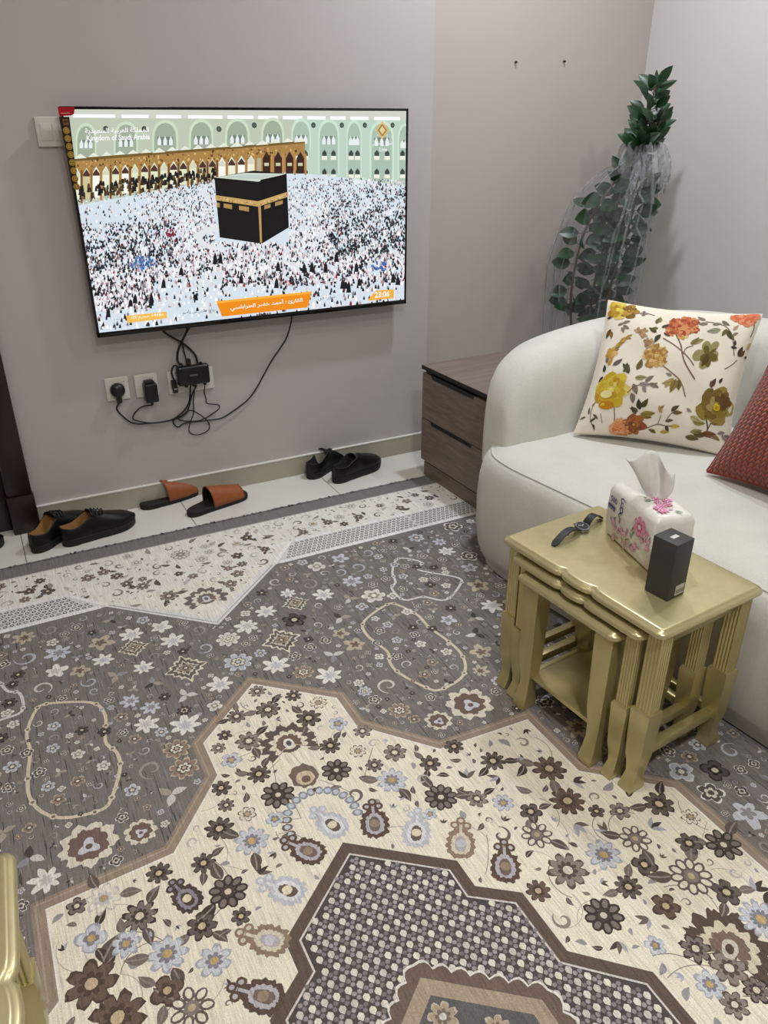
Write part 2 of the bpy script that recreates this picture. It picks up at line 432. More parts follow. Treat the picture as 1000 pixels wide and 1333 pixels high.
# body of the rug
cv.mb.box((RX0, RY0, 0.0005), (RX1, RY1, RT - 0.00005), col=rgb((96, 92, 90)))
cv.poly([(RX0, RY0), (RX1, RY0), (RX1, RY1), (RX0, RY1)], 0, G_FIELD)
YS = 2.545                          # selvedge strip / cream border
cv.poly([(RX0, YS), (RX1, YS), (RX1, RY1), (RX0, RY1)], 1, (128, 124, 122))
def half(P): return [(AX + dx, y) for dx, y in P] + [(AX - dx, y) for dx, y in reversed(P) if dx > 1e-6]
def ccw(P):
    a = sum(P[i - 1][0] * P[i][1] - P[i][0] * P[i - 1][1] for i in range(len(P)))
    return P if a > 0 else P[::-1]
PER = 1.72                          # the border repeats along the rug
for cx in (AX, AX - PER, AX + PER):
    hw = PER / 2
    x0, x1 = max(RX0, cx - hw), min(RX1, cx + hw)
    if x1 <= x0: continue
    cl = lambda x: min(x1, max(x0, x))
    cv.poly([(x0, 2.225), (x1, 2.225), (x1, YS), (x0, YS)], 1, WHITE)
    tri = [(cl(cx - .27), 2.232), (cl(cx), 1.985), (cl(cx + .27), 2.232)]
    if x0 <= cx <= x1:
        cv.poly([(cx - .285, 2.226), (cx, 1.965), (cx + .285, 2.226)], 2, (226, 224, 222))
        cv.poly([(cx - .255, 2.24), (cx, 2.002), (cx + .255, 2.24)], 3, (232, 228, 218))
        cv.strip([(cx - .272, 2.228), (cx, 1.980), (cx + .272, 2.228)], .004, 4, (170, 166, 166))
    for s in (-1, 1):
        A = [(cx + s * .285, 2.232), (cx + s * hw, 2.232), (cx + s * hw, 2.352), (cx + s * .385, 2.352)]
        A = [(cl(x), y) for x, y in A]
        cv.poly(ccw(A), 2, (218, 216, 214))
        a0, a1 = sorted((cx + s * .30, cx + s * hw)); i = 0
        for row in range(6):
            y = 2.250 + row * .0165; x = a0 + (row % 2) * .0095
            while x < a1:
                lim = .30 + (y - 2.24) * .83
                if abs(x - cx) > lim + .012 and x0 < x < x1:
                    q = .0062
                    cv.poly([(x - q, y - .003), (x - q * .2, y - .0068), (x + q, y - .003), (x + q, y + .003), (x + q * .2, y + .0068), (x - q, y + .003)], 3, (84, 79, 78) if rng.random() < .75 else (116, 110, 108))
                    cv.poly([(x - .0030, y - .0014), (x, y - .0034), (x + .0030, y - .0014), (x + .0030, y + .0014), (x, y + .0034), (x - .0030, y + .0014)], 4, (224, 222, 220))
                x += .019
        for yy, ww in ((2.231, .018), (2.350, .012)): cv.strip([(cl(cx + s * .30), yy), (cl(cx + s * hw), yy)], ww, 4, (238, 236, 236))
        cv.strip([(cl(cx + s * .285), 2.236), (cl(cx + s * .385), 2.352)], .014, 5, (240, 238, 237))
cv.strip([(RX0, YS), (RX1, YS)], .006, 4, (196, 192, 188))
for q in range(5200):
    x, y, l_ = rng.uniform(-1.15, 1.75), rng.uniform(.4, 2.18), rng.uniform(.012, .06); j_ = rng.uniform(-.0015, .0015)
    cv.strip([(x, y), (x + j_, y + l_ / 2), (x, y + l_)], lambda t: .0022 * math.sin(PI * (.15 + .7 * t)), .5 + rng.random() * .4, rng.choice([(86, 82, 80), (98, 94, 92), (148, 144, 142), (104, 96, 92), (78, 74, 74)]))
# medallions
OUT = ccw(half([(0, 1.688), (.207, 1.505), (.207, 1.385), (.338, 1.232), (.605, 1.217), (.605, 1.005), (.765, .862), (.765, -.5), (.605, -.62), (0, -.95)]))
INN = ccw(half([(0, 1.066), (.190, .915), (.190, .848), (.265, .792), (.265, .655), (.376, .552), (.376, .0), (.265, -.1), (0, -.35)]))
CEN = ccw(half([(0, .765), (.190, .615), (.190, .53), (.25, .46), (.25, .15), (0, -.05)]))
cv.poly(OUT, 1, TAUPE)
cv.poly(offset_poly(OUT, .007), 2, (176, 160, 144)); cv.poly(offset_poly(OUT, .011), 3, TAUPE)
cv.poly(offset_poly(OUT, .026), 4, (238, 234, 226)); cv.poly(offset_poly(OUT, .030), 5, CREAM)
O2 = [tuple(p) for p in offset_poly(OUT, .030)]
cv.poly(INN, 6, BROWN); cv.poly(offset_poly(INN, .024), 7, (214, 209, 204)); cv.poly(offset_poly(INN, .028), 8, (88, 82, 80))
I2 = [tuple(p) for p in offset_poly(INN, .032)]
# honeycomb of the inner medallion
def scal(P, d, amp, stepl):
    out = []
    for i in range(len(P)):
        a = Vector(P[i]); b2 = Vector(P[(i + 1) % len(P)]); L = (b2 - a).length; n = max(1, int(L / stepl)); t = (b2 - a) / L; nn = Vector((t.y, -t.x))
        for j in range(n):
            for q in (0, .25, .5, .75): out.append(tuple(a + t * L * ((j + q) / n) + nn * (amp * math.sin(PI * q))))
    return out
row = 0; y = .30
while y < 1.05:
    x = AX - .40 + (row % 2) * .0115
    ci = 0
    while x < AX + .40:
        if inside(I2, x, y) and not inside(CEN, x, y) and math.hypot(x - .45, y - .9) < .75:
            lightc = (row % 2 == 0)
            if lightc:
                cv.poly([(x - .0062, y - .002), (x, y - .0085), (x + .0062, y - .002), (x + .0062, y + .004), (x, y + .0085), (x - .0062, y + .004)], 9, rng.choice([(222, 218, 206), (226, 222, 208), (205, 200, 192)]))
            else:
                for k2 in range(3):
                    a = k2 * 2 * PI / 3 + .5
                    cv.disc(x + .0058 * math.cos(a), y + .0058 * math.sin(a), .0047, 9, rng.choice([(150, 144, 146), (166, 160, 162), (132, 126, 126)]), 6)
        x += .023
    y += .0125; row += 1
cv.poly(scal(CEN, 0, .012, .032), 10, (226, 222, 214)); cv.poly(scal([tuple(p) for p in offset_poly(CEN, .004)], 0, .011, .032), 11, MB_)
cv.poly(offset_poly(CEN, .022), 12, (172, 155, 137)); cv.poly(offset_poly(CEN, .050), 13, (104, 102, 103))
for dx, yy, r in ((0, .66, .028), (.07, .60, .026), (-.07, .60, .026), (.13, .53, .026), (-.13, .53, .026), (0, .57, .04), (0, .45, .06)):
    cv.flower(AX + dx, yy, r, 7, ((196, 186, 170), (178, 160, 138), (128, 116, 108), (214, 210, 204)), 0, 14)

occ = []
def free(x, y, r): return all((x - a) ** 2 + (y - b2) ** 2 > (r + c) ** 2 for a, b2, c in occ)
def P2(px, py): q = onz(px, py, RT); return q.x, q.y
D1 = (DK, (110, 101, 97), (74, 66, 62), (206, 190, 160)); D2 = ((74, 66, 63), (132, 122, 117), (86, 77, 73), (218, 208, 190))
D3 = ((104, 91, 84), (150, 138, 130), (100, 88, 82), (222, 214, 198)); LB = ((172, 174, 184), (206, 208, 216), (140, 138, 146), (196, 170, 122))
WO = ((110, 100, 96), (230, 222, 204), (140, 130, 124), (190, 172, 140)); BR = ((92, 78, 70), (116, 99, 89), (92, 78, 70), (200, 180, 150))
PALS = [D1, D2, D3, LB, WO, BR]
def fl(px, py, r, n=8, pal=D1, L=6, ring=False, leaves=0, wind=0.0):
    r *= 1.2; x, y = P2(px, py); occ.append((x, y, r))
    rot = rng.random() * 6
    for q in range(leaves):
        a = wind + q * 2.1 + rng.uniform(-.2, .2)
        cv.leaf(x + r * .8 * math.cos(a), y + r * .8 * math.sin(a), r * 1.25, r * .62, a, rng.choice([DK, (104, 94, 90), (128, 118, 112)]), L, (150, 140, 134))
    (cv.ring_flower if ring else cv.flower)(x, y, r, n, pal, rot, L)
# ---- shields round the inner medallion, mirrored about the axis
SHB = ((100, 84, 75), (186, 182, 188), (124, 110, 102), (158, 140, 122)); SHL = ((196, 197, 206), (222, 222, 226), (112, 98, 90), (226, 216, 190)); SHT = ((150, 130, 112), (216, 205, 186), (182, 176, 180), (200, 198, 206))
for px, py, pal, rt in ((403, 1109, SHB, 2.2), (376, 1160, SHL, 2.3), (353, 1225, SHT, 2.4), (345, 1298, SHB, 2.4), (434, 1075, SHL, 1.9), (488, 1074, SHB, 1.2), (542, 1086, SHL, 1.0), (600, 1100, SHT, 1.0), (658, 1130, SHB, 1.0)):
    x, y = P2(px, py); occ.append((x, y, .050)); cv.shield(x, y, .039, rt, pal, 7)
# ---- the palmette and the arch under the medallion's tip
x, y = P2(376, 968); cv.palmette(x, y, .068, PI / 2, ((104, 94, 90), (226, 217, 196), (122, 104, 94), (232, 228, 222)), 6); occ.append((x, y, .075))
x, y = P2(396, 1010); occ.append((x, y, .04))
cv.polar(x, y, lambda t: .040 * (1 - .12 * abs(math.cos(4 * t))), 7, (126, 110, 100), 0, 40, .9, 1); cv.polar(x, y - .008, lambda t: .022, 8, (206, 190, 166), 0, 16); cv.polar(x, y - .012, lambda t: .011, 9, (120, 104, 94), 0, 12)
ax_, ay_ = P2(420, 1066); occ.append((ax_, ay_, .06))
for q in range(15):
    a = R(-14 + q * 14.2); xx, yy = ax_ + .078 * math.cos(a), ay_ + .082 * math.sin(a)
    cv.disc(xx, yy, .0125, 6, (142, 146, 158) if q < 12 else (120, 108, 100), 8, .8, a); cv.disc(xx, yy, .007, 7, (196, 200, 210), 7)
# ---- the large palmette at the right and its grey cluster
x, y = P2(950, 1236); cv.palmette(x, y, .078, R(35), ((98, 84, 76), (214, 204, 182), (130, 112, 100), (206, 198, 186)), 6); occ.append((x, y, .09))
for dx, dy, r, c in ((-.055, .03, .03, D2), (-.03, -.025, .036, D3), (-.085, -.03, .028, LB), (-.075, -.075, .026, D3), (-.02, -.075, .026, D2)):
    cv.flower(x + dx, y + dy, r, 7, c, dx * 40, 8); occ.append((x + dx, y + dy, r))
# ---- flowers of the cream field, as they lie
for a in ((335, 900, .020, 8, D3), (349, 924, .028, 9, D2), (382, 906, .019, 8, D1), (308, 933, .022, 9, D2), (402, 935, .028, 8, D1), (324, 965, .028, 8, D3), (430, 971, .023, 9, D1), (472, 952, .020, 7, D3),
          (438, 1003, .031, 9, D2), (337, 1008, .024, 9, D1), (362, 1035, .034, 9, D2), (288, 1026, .020, 7, D1), (286, 1079, .027, 9, D1), (328, 1095, .032, 9, LB), (265, 1124, .022, 8, D1), (510, 1016, .031, 9, LB),
          (466, 978, .018, 8, WO), (514, 980, .025, 7, D3), (560, 994, .022, 7, D1), (591, 972, .021, 7, D1), (574, 1038, .033, 10, D2), (642, 991, .026, 9, D1), (621, 1040, .022, 7, D3), (691, 1057, .022, 5, D1),
          (715, 1001, .034, 9, BR), (739, 1043, .034, 10, BR), (807, 1056, .021, 6, D3), (858, 1047, .030, 8, D1), (942, 1100, .034, 8, D2), (699, 1087, .030, 8, WO), (827, 1092, .030, 8, WO), (786, 1113, .032, 9, LB),
          (739, 1133, .036, 9, D3), (839, 1126, .023, 4, D1), (900, 1141, .038, 10, WO), (946, 1162, .026, 5, D1), (818, 1155, .024, 9, D1), (867, 1180, .025, 5, BR), (786, 1192, .034, 9, D2), (991, 1197, .036, 12, LB),
          (207, 1137, .022, 8, D1), (263, 1206, .026, 7, D1), (297, 1161, .034, 9, D2), (182, 1193, .029, 9, D2), (135, 1170, .030, 8, ((206, 200, 196), (232, 226, 212), (206, 202, 204), (180, 166, 140))), (119, 1222, .026, 4, LB),
          (164, 1229, .024, 7, LB), (218, 1242, .032, 8, LB), (279, 1251, .028, 7, LB), (119, 1281, .040, 7, BR), (218, 1290, .026, 4, BR), (250, 1312, .034, 7, WO), (153, 1325, .042, 8, BR), (100, 1180, .018, 5, D2), (560, 1060, .014, 5, LB)):
    fl(*a, ring=(a[2] > .029 and a[4] in (WO, D2)), leaves=(2 if a[2] > .021 and rng.random() < .7 else 0), wind=rng.random() * 6)
x, y = P2(243, 1166); cv.shield(x, y - .01, .034, 1.9, ((86, 76, 74), (150, 146, 156), (86, 76, 72), (226, 214, 188)), 7); occ.append((x, y, .05))
def edge_ok(P, x, y, r): return all(inside(P, x + r * math.cos(a), y + r * math.sin(a)) for a in (0, .8, 1.6, 2.4, 3.2, 4, 4.8, 5.6))
def fill(P, avoid, n, rmin, rmax, draw, x0, x1, y0, y1, gap=.004):
    for q in range(n):
        x, y, r = rng.uniform(x0, x1), rng.uniform(y0, y1), rng.uniform(rmin, rmax)
        if not edge_ok(P, x, y, r) or (avoid and not all(not inside(A, x + r * math.cos(a), y + r * math.sin(a)) for A in avoid for a in (0, 1.6, 3.2, 4.8))): continue
        if not free(x, y, r + gap): continue
        occ.append((x, y, r)); draw(x, y, r)
def draw_cream(x, y, r):
    t = rng.random()
    if r > .018 and t < .45: cv.flower(x, y, r * .95, rng.choice([5, 6, 7, 8]), rng.choice(PALS), rng.random() * 6, 6)
    elif t < .62:
        c = rng.choice([DK, (104, 94, 90), (130, 120, 114), (160, 158, 166)])
        a = rng.random() * 6.3; cv.leaf(x - r * .9 * math.cos(a), y - r * .9 * math.sin(a), r * 1.8, r * .85, a, c, 6, (160, 150, 142), rng.choice([-.5, .5]))
    elif t < .80: cv.scroll(x, y, r * .85, rng.random() * 6, rng.choice([(150, 140, 132), (196, 190, 186), (120, 110, 104)]), r * .22, 6, 1.0, rng.choice([-1, 1]))
    else:
        a = rng.random() * 6.3
        for q in (-.7, 0, .7): cv.leaf(x - r * .6 * math.cos(a), y - r * .6 * math.sin(a), r * 1.3, r * .45, a + q, rng.choice([DK, (118, 106, 100), (176, 176, 186)]), 6)
fill(O2, [INN], 3000, .020, .030, draw_cream, -.35, 1.3, .25, 1.7, .001)
fill(O2, [INN], 7000, .011, .018, draw_cream, -.35, 1.3, .25, 1.7, .001)
fill(O2, [INN], 4500, .007, .010, draw_cream, -.35, 1.3, .25, 1.7, .002)
# thin winding stems under the flowers
for q in range(150):
    x, y = rng.uniform(-.3, 1.25), rng.uniform(.4, 1.65); a = rng.random() * 6.3; pts = []
    k2 = rng.uniform(-9, 9)
    for j in range(10):
        pts.append((x, y)); x += .011 * math.cos(a); y += .011 * math.sin(a); a += k2 * .03
    if all(inside(O2, *p) and not inside(INN, *p) for p in pts): cv.strip(pts, .0017, 5.5, rng.choice([(150, 142, 136), (190, 182, 172), (128, 118, 112)]))
# ---- cream border: small flowers and one palmette near the spandrel's tip
x, y = P2(270, 782); cv.palmette(x, y + .012, .066, PI / 2, ((122, 112, 108), (226, 220, 206), (130, 116, 108), (200, 206, 216)), 5); occ.append((x, y + .012, .07))
x, y = P2(235, 722); cv.ring_flower(x, y, .036, 10, ((150, 142, 138), (226, 222, 214), (150, 140, 136), (210, 204, 196)), 0, 5); occ.append((x, y, .04))
for px, py, r in ((220, 776, .026), (300, 760, .020), (321, 700, .020), (427, 680, .018), (395, 693, .016), (186, 763, .020), (135, 745, .018), (165, 760, .018), (62, 770, .020), (38, 770, .018), (297, 740, .014), (345, 715, .016), (467, 673, .018)):
    fl(px, py, r, rng.choice([5, 6, 8]), rng.choice([D1, D2, D3]), 5, leaves=2, wind=rng.random() * 6)
BORD = [(RX0 + .01, 2.36), (AX - .40, 2.36), (AX - .27, 2.25), (AX, 2.01), (AX + .27, 2.25), (AX + .40, 2.36), (RX1 - .01, 2.36), (RX1 - .01, YS - .006), (RX0 + .01, YS - .006)]
def draw_border(x, y, r):
    t = rng.random()
    if t < .42 and r > .010: cv.flower(x, y, r, rng.choice([5, 6, 7]), rng.choice([D1, D2, D3, WO, ((170, 166, 164), (214, 212, 208), (150, 142, 138), (226, 220, 208))]), rng.random() * 6, 5)
    elif t < .72: cv.leaf(x - r, y, r * 2, r * .8, rng.random() * 6.3, rng.choice([(104, 96, 92), (140, 132, 126), (160, 152, 146), (190, 186, 184)]), 5, None, .5)
    else: cv.scroll(x, y, r, rng.random() * 6, rng.choice([(150, 142, 138), (186, 182, 180), (120, 112, 108)]), r * .25, 5, 1.0, rng.choice([-1, 1]))
fill(BORD, None, 2200, .016, .025, draw_border, -1.2, 2.0, 1.99, YS, .004)
fill(BORD, None, 4500, .006, .010, draw_border, -1.2, 2.0, 1.99, YS, .004)

# ---- grey field
W1 = ((232, 230, 224), (214, 210, 202), (150, 144, 138), (226, 222, 210)); W2 = ((214, 214, 220), (186, 188, 198), (112, 106, 104), (222, 214, 196)); W3 = ((196, 182, 160), (148, 132, 120), (96, 86, 80), (224, 218, 206))
DKF = ((66, 60, 58), (92, 86, 84), (60, 55, 53), (206, 196, 174)); GFP = [W1, W2, W3, DKF, ((222, 220, 216), (96, 90, 88), (214, 208, 196), (96, 88, 84))]
def mir(x): return 2 * AX - x
def cartouche(pts, wd, col):
    q = [(p.x, p.y) for p in catmull([(x, y, 0) for x, y in pts], 5, True)]
    cv.strip(q, wd, 2, col, True)
    for j in range(0, len(q), 6):
        cv.disc(q[j][0], q[j][1], wd * .95, 3, col, 8); cv.disc(q[j][0], q[j][1], wd * .5, 4, (120, 112, 106), 6)
    return q
CA = [P2(*p) for p in ((504, 787), (474, 809), (478, 827), (504, 848), (508, 863), (521, 877), (555, 895), (573, 898), (600, 883), (606, 866), (598, 848), (580, 832), (558, 816), (544, 801), (519, 788))]
CB = [P2(*p) for p in ((519, 727), (549, 732), (545, 742), (596, 752), (598, 763), (580, 781), (551, 777), (526, 781), (510, 766), (515, 758), (511, 744))]
for C_, wd, col in ((CA, .0085, (214, 204, 182)), (CB, .008, (216, 214, 212))):
    cartouche(C_, wd, col); cartouche([(mir(x), y) for x, y in C_], wd, col)
    xs = [p[0] for p in C_]; ys = [p[1] for p in C_]
    for cx_ in (sum(xs) / len(xs), mir(sum(xs) / len(xs))):
        cy_ = sum(ys) / len(ys)
        for q in range(10):
            a = q * 2.399; rr = .018 + .027 * math.sqrt(q); x, y = cx_ + rr * math.cos(a), cy_ + rr * 1.6 * math.sin(a)
            if free(x, y, .017): cv.flower(x, y, .017, 5, GFP[q % 5], q, 3); occ.append((x, y, .018))
    for x, y in C_: occ.append((x, y, .016)); occ.append((mir(x), y, .016))
def both(x, y, r, f):
    f(x); occ.append((x, y, r))
    if abs(x - AX) > .02: f(mir(x)); occ.append((mir(x), y, r))
def big_pal(px, py, r, rot):
    x, y = P2(px, py)
    def g(xx):
        rr = rot if xx >= AX else PI - rot
        cv.polar(xx, y, lambda t: r * (.78 + .22 * abs(math.cos(4.5 * t))), 2, (222, 216, 200), rr, 72); cv.polar(xx, y, lambda t: r * (.58 + .12 * abs(math.cos(4 * t))), 3, (122, 104, 96), rr, 56)
        cv.polar(xx, y - r * .1, lambda t: r * .30 * (1 + .3 * math.cos(3 * t)), 4, (206, 206, 216), rr + 1, 30); cv.disc(xx, y - r * .1, r * .12, 5, (120, 100, 92))
    both(x, y, r, g)
big_pal(611, 916, .062, .6); big_pal(571, 938, .036, 1.9)
for px, py, r in ((242, 870, .058), (385, 785, .042)):
    x, y = P2(px, py)
    def g(xx, r=r):
        f = lambda k: (lambda t: k / (abs(math.cos(t)) + abs(math.sin(t))) * (1 + .10 * math.cos(12 * t)))
        cv.polar(xx, y, f(r), 2, (224, 218, 200), 0, 72, 1, 1.05); cv.polar(xx, y, f(r * .84), 3, (110, 104, 100), 0, 72, 1, 1.05); cv.polar(xx, y, f(r * .6), 4, (206, 200, 186), 0, 48); cv.polar(xx, y, f(r * .46), 5, (104, 96, 90), 0, 48)
        cv.flower(xx, y, r * .34, 6, W3, 0, 6)
    both(x, y, r, g)
for px, py, r in ((360, 867, .040), (430, 880, .038), (287, 892, .036), (172, 827, .036), (225, 835, .036), (422, 775, .036), (347, 797, .034), (375, 773, .026), (187, 870, .030), (135, 860, .030), (242, 945, .040)):
    x, y = P2(px, py)
    if free(x, y, r * .5): cv.spiky(x, y, r, ((230, 228, 222), (196, 196, 200)), PI / 2 + rng.uniform(-.4, .4), 3); occ.append((x, y, r))
for px, py, r, p in ((310, 862, .042, W2), (395, 875, .030, W3), (297, 832, .036, W1), (182, 845, .034, W3), (230, 975, .034, W3), (240, 1000, .036, W3), (240, 925, .02, DKF), (500, 1000, .01, W3), (450, 905, .03, W3), (520, 925, .03, W3), (475, 900, .02, W2)):
    x, y = P2(px, py)
    if free(x, y, r * .5) and not inside(OUT, x, y): cv.flower(x, y, r, 8, p, rng.random() * 6, 3); cv.flower(x, y, r * .55, 6, (p[2], p[3], p[2], p[0]), 0, 7); occ.append((x, y, r))
FIELD = [(RX0 + .02, RY0 + .02), (RX1 - .02, RY0 + .02), (RX1 - .02, 2.215), (AX + .29, 2.215), (AX, 1.965), (AX - .29, 2.215), (RX0 + .02, 2.215)]
def draw_field(x, y, r):
    t = rng.random()
    if r > .022 and t < .35: cv.spiky(x, y, r, rng.choice([((228, 226, 220), (200, 198, 196)), ((190, 178, 160), (120, 104, 94)), ((200, 202, 212), (150, 146, 150))]), rng.random() * 6, 3, rng.choice([5, 7]))
    elif t < .55: cv.flower(x, y, r, rng.choice([4, 5, 6]), rng.choice(GFP + [W1, GFP[4], GFP[4]]), rng.random() * 6, 3)
    elif t < .75: cv.scroll(x, y, r * .9, rng.random() * 6, rng.choice([(206, 202, 196), (160, 154, 150), (186, 188, 196)]), r * .16, 3, 1.1, rng.choice([-1, 1]))
    else:
        a = rng.random() * 6.3
        for q in (0, 2.1, 4.2): cv.leaf(x, y, r * .95, r * .5, a + q, rng.choice([(206, 204, 200), (84, 78, 75), (170, 160, 148), (150, 150, 158)]), 3)
FB = (-1.15, 1.75, .45, 2.2)
fill(FIELD, [OUT], 2600, .026, .040, draw_field, *FB, .004)
fill(FIELD, [OUT], 7000, .014, .021, draw_field, *FB, .002)
fill(FIELD, [OUT], 15000, .006, .011, draw_field, *FB, .001)
pile = cv.mb.build('pile', m_pile, rug, smooth=False)
# fringe on the short end
fb = MB(); x = RX0
while x < 1.60:
    wd = rng.uniform(.004, .010); ln = rng.uniform(.006, .020); sk = rng.uniform(-.006, .006)
    c = rng.choice([(70, 66, 66), (96, 92, 92), (120, 116, 116), (54, 52, 54)]); h = rng.uniform(.003, .008)
    fb.face([fb.vert(q) for q in ((x, RY1 - .012, RT + .0013), (x + wd, RY1 - .012, RT + .0013), (x + wd + sk, RY1 + ln * .4, h + .001), (x + sk, RY1 + ln * .4, h + .001))], 0, rgb(c))
    fb.face([fb.vert(q) for q in ((x + sk, RY1 + ln * .4, h + .001), (x + wd + sk, RY1 + ln * .4, h + .001), (x + wd * .7 + sk * 2, RY1 + ln, .001), (x + wd * .3 + sk * 2, RY1 + ln, .001))], 0, rgb(c))
    x += wd * rng.uniform(.7, 1.6)
o = fb.build('fringe', attr_mat('fringe_yarn', .95), rug, smooth=False); o['kind'] = 'stuff'; o['label'] = 'frayed dark grey fringe'

# ================================================================== TELEVISION ON THE WALL
m_blk = flat_mat('black_plastic', (18, 18, 19), 0.35, var=0.1)
m_gloss = flat_mat('gloss_black', (10, 10, 11), 0.12, var=0.05)
m_rubber = flat_mat('black_rubber', (16, 16, 17), 0.6, var=0.1)
m_white_pl = flat_mat('white_plastic', (214, 211, 204), 0.35, var=0.02)
TX0, TX1, TZ0, TZ1, TY = 0.3635, 1.5945, 0.699, 1.4165, 2.855
tv = thing('television', 'large flat television on the wall showing the crowded mosque courtyard', 'television', ((TX0 + TX1) / 2, YW, TZ0))
tl = lambda x, y, z: (x - (TX0 + TX1) / 2, y - YW, z - TZ0)
b = MB(); b.box(tl(TX0, TY + .002, TZ0), tl(TX1, TY + .022, TZ1), 0, 0.003)
b.box(tl(TX0 + .18, TY + .018, TZ0 + .03), tl(TX1 - .18, TY + .050, TZ0 + .46), 0, 0.008)
b.build('housing', m_blk, tv)
b = MB(); b.box(tl(.80, TY + .045, .85), tl(1.16, YW - .0005, 1.25), 0, 0.002); b.build('wall_bracket', m_blk, tv)
b = MB(); bw = .0085
b.box(tl(TX0, TY - .003, TZ1 - bw), tl(TX1, TY + .004, TZ1), 0, .001); b.box(tl(TX0, TY - .003, TZ0), tl(TX1, TY + .004, TZ0 + .017), 0, .001)
b.box(tl(TX0, TY - .003, TZ0), tl(TX0 + bw, TY + .004, TZ1), 0, .001); b.box(tl(TX1 - bw, TY - .003, TZ0), tl(TX1, TY + .004, TZ1), 0, .001)
b.build('bezel', m_gloss, tv)
# the picture: drawn on the screen's own plane, u across and v up in metres
def S(px, py): q = ony(px, py, TY); return q.x, q.z
scr = Canvas(lambda u, v, h: tl(u, TY - h, v), 0.00006)
SX0, SX1, SZ0, SZ1 = TX0 + bw, TX1 - bw, TZ0 + .017, TZ1 - bw
CLIP = lambda p: (min(SX1, max(SX0, p[0])), min(SZ1, max(SZ0, p[1])))
def sp(pts, L, c): scr.poly([CLIP(S(*p)) for p in pts], L, c)
rt = random.Random(11)
sp([(70, 130), (540, 130), (540, 410), (110, 450)], 0, (203, 220, 236))
sp([(70, 130), (540, 130), (540, 262), (90, 275)], 1, (190, 200, 180))           # hall front
sp([(380, 143), (540, 143), (540, 262), (400, 240)], 2, (190, 212, 196))
sp([(90, 268), (250, 240), (300, 226), (400, 226), (470, 234), (540, 242), (540, 410), (110, 450)], 10, (214, 227, 238))
sp([(70, 136), (540, 140), (540, 156), (80, 153)], 3, (206, 212, 198))
for x0, x1 in ((95, 150), (158, 194), (203, 236), (245, 290), (296, 330), (336, 362), (368, 394), (400, 424), (430, 450), (456, 480), (487, 521)):
    t = lambda x: 148.5 + (x - 95) * .0085
    sp([(x0, t(x0)), (x1, t(x1)), (x1, t(x1) + 4.6), (x0, t(x0) + 4.6)], 4, (250, 252, 255))
# pointed arches
for i, (cx, wd, top, bot) in enumerate(((112, 27, 160, 210), (164, 32, 158, 206), (215, 34, 156, 200), (262, 32, 155, 198), (309, 32, 154, 196), (355, 30, 153, 192), (392, 26, 154, 196), (428, 28, 155, 226), (461, 20, 156, 232), (497, 32, 157, 236), (528, 20, 160, 240))):
    def arch(k, d, tp=top, c0=cx, w0=wd, b0=bot):
        P = [(c0 - w0 * k / 2, b0)]
        for q in range(11):
            a = PI - PI * q / 10; P.append((c0 + w0 * k / 2 * math.cos(a), tp + d + 22 * (1 - math.sin(a) ** .8)))
        P.append((c0 + w0 * k / 2, b0)); return P
    sp(arch(1.0, 0), 5, (206, 222, 196) if i < 6 else (206, 228, 210)); sp(arch(.84, 4), 6, (160, 174, 154) if i < 6 else (170, 192, 176))
    sp([(cx - wd * .30, top + 22), (cx + wd * .30, top + 22), (cx + wd * .30, top + 33), (cx - wd * .30, top + 33)], 7, (118, 134, 118))
    for q in (-.22, 0, .22): sp([(cx + wd * q - 2.4, top + 33), (cx + wd * q - 2.4, top + 27), (cx + wd * q, top + 21), (cx + wd * q + 2.4, top + 27), (cx + wd * q + 2.4, top + 33)], 8, (232, 238, 238))
    if i > 5:
        for yy in (196, 220):
            for q in (-.2, .22):
                xx = cx + wd * q; sp([(xx - 3, yy + 10), (xx - 3, yy + 3), (xx, yy - 1), (xx + 3, yy + 3), (xx + 3, yy + 10)], 8, (60, 72, 66)); sp([(xx - 3.5, yy + 7), (xx + 3.5, yy + 7), (xx + 3.5, yy + 12), (xx - 3.5, yy + 12)], 9, (236, 240, 226))
for cx in (138, 188, 285, 331, 408, 445, 475, 511): 
    x, y = S(cx, 163 if cx > 300 else 168); scr.disc(x, y, .009, 8, (52, 66, 58)); scr.disc(x, y, .005, 9, (96, 110, 98))
# golden arcade
def gy(x): return 207 - (x - 95) * .075                                       # its cornice
sp([(90, gy(90)), (397, gy(397)), (397, gy(397) + 36), (96, gy(96) + 52)], 9, (170, 132, 74))
sp([(90, gy(90) - 1), (397, gy(397) - 1), (397, gy(397) + 2), (90, gy(90) + 3)], 10, (116, 92, 44))
for q in range(18):
    x = 96 + q * 17.2 - q * q * .02; sp([(x, gy(x)), (x + 8.5, gy(x) - 7), (x + 17, gy(x + 17))], 10, (232, 236, 220))
for q in range(230):
    x = rt.uniform(97, 395); y = gy(x) + rt.uniform(3, 18); s_ = rt.uniform(.6, 1.8)
    sp([(x - s_, y), (x, y - s_ * 1.3), (x + s_, y), (x, y + s_ * 1.3)], 11, rt.choice([(196, 152, 84), (120, 80, 34), (222, 184, 116), (90, 60, 30)]))
sp([(92, gy(92) + 23), (340, gy(340) + 17), (340, 226), (100, 262)], 11, (186, 176, 146))
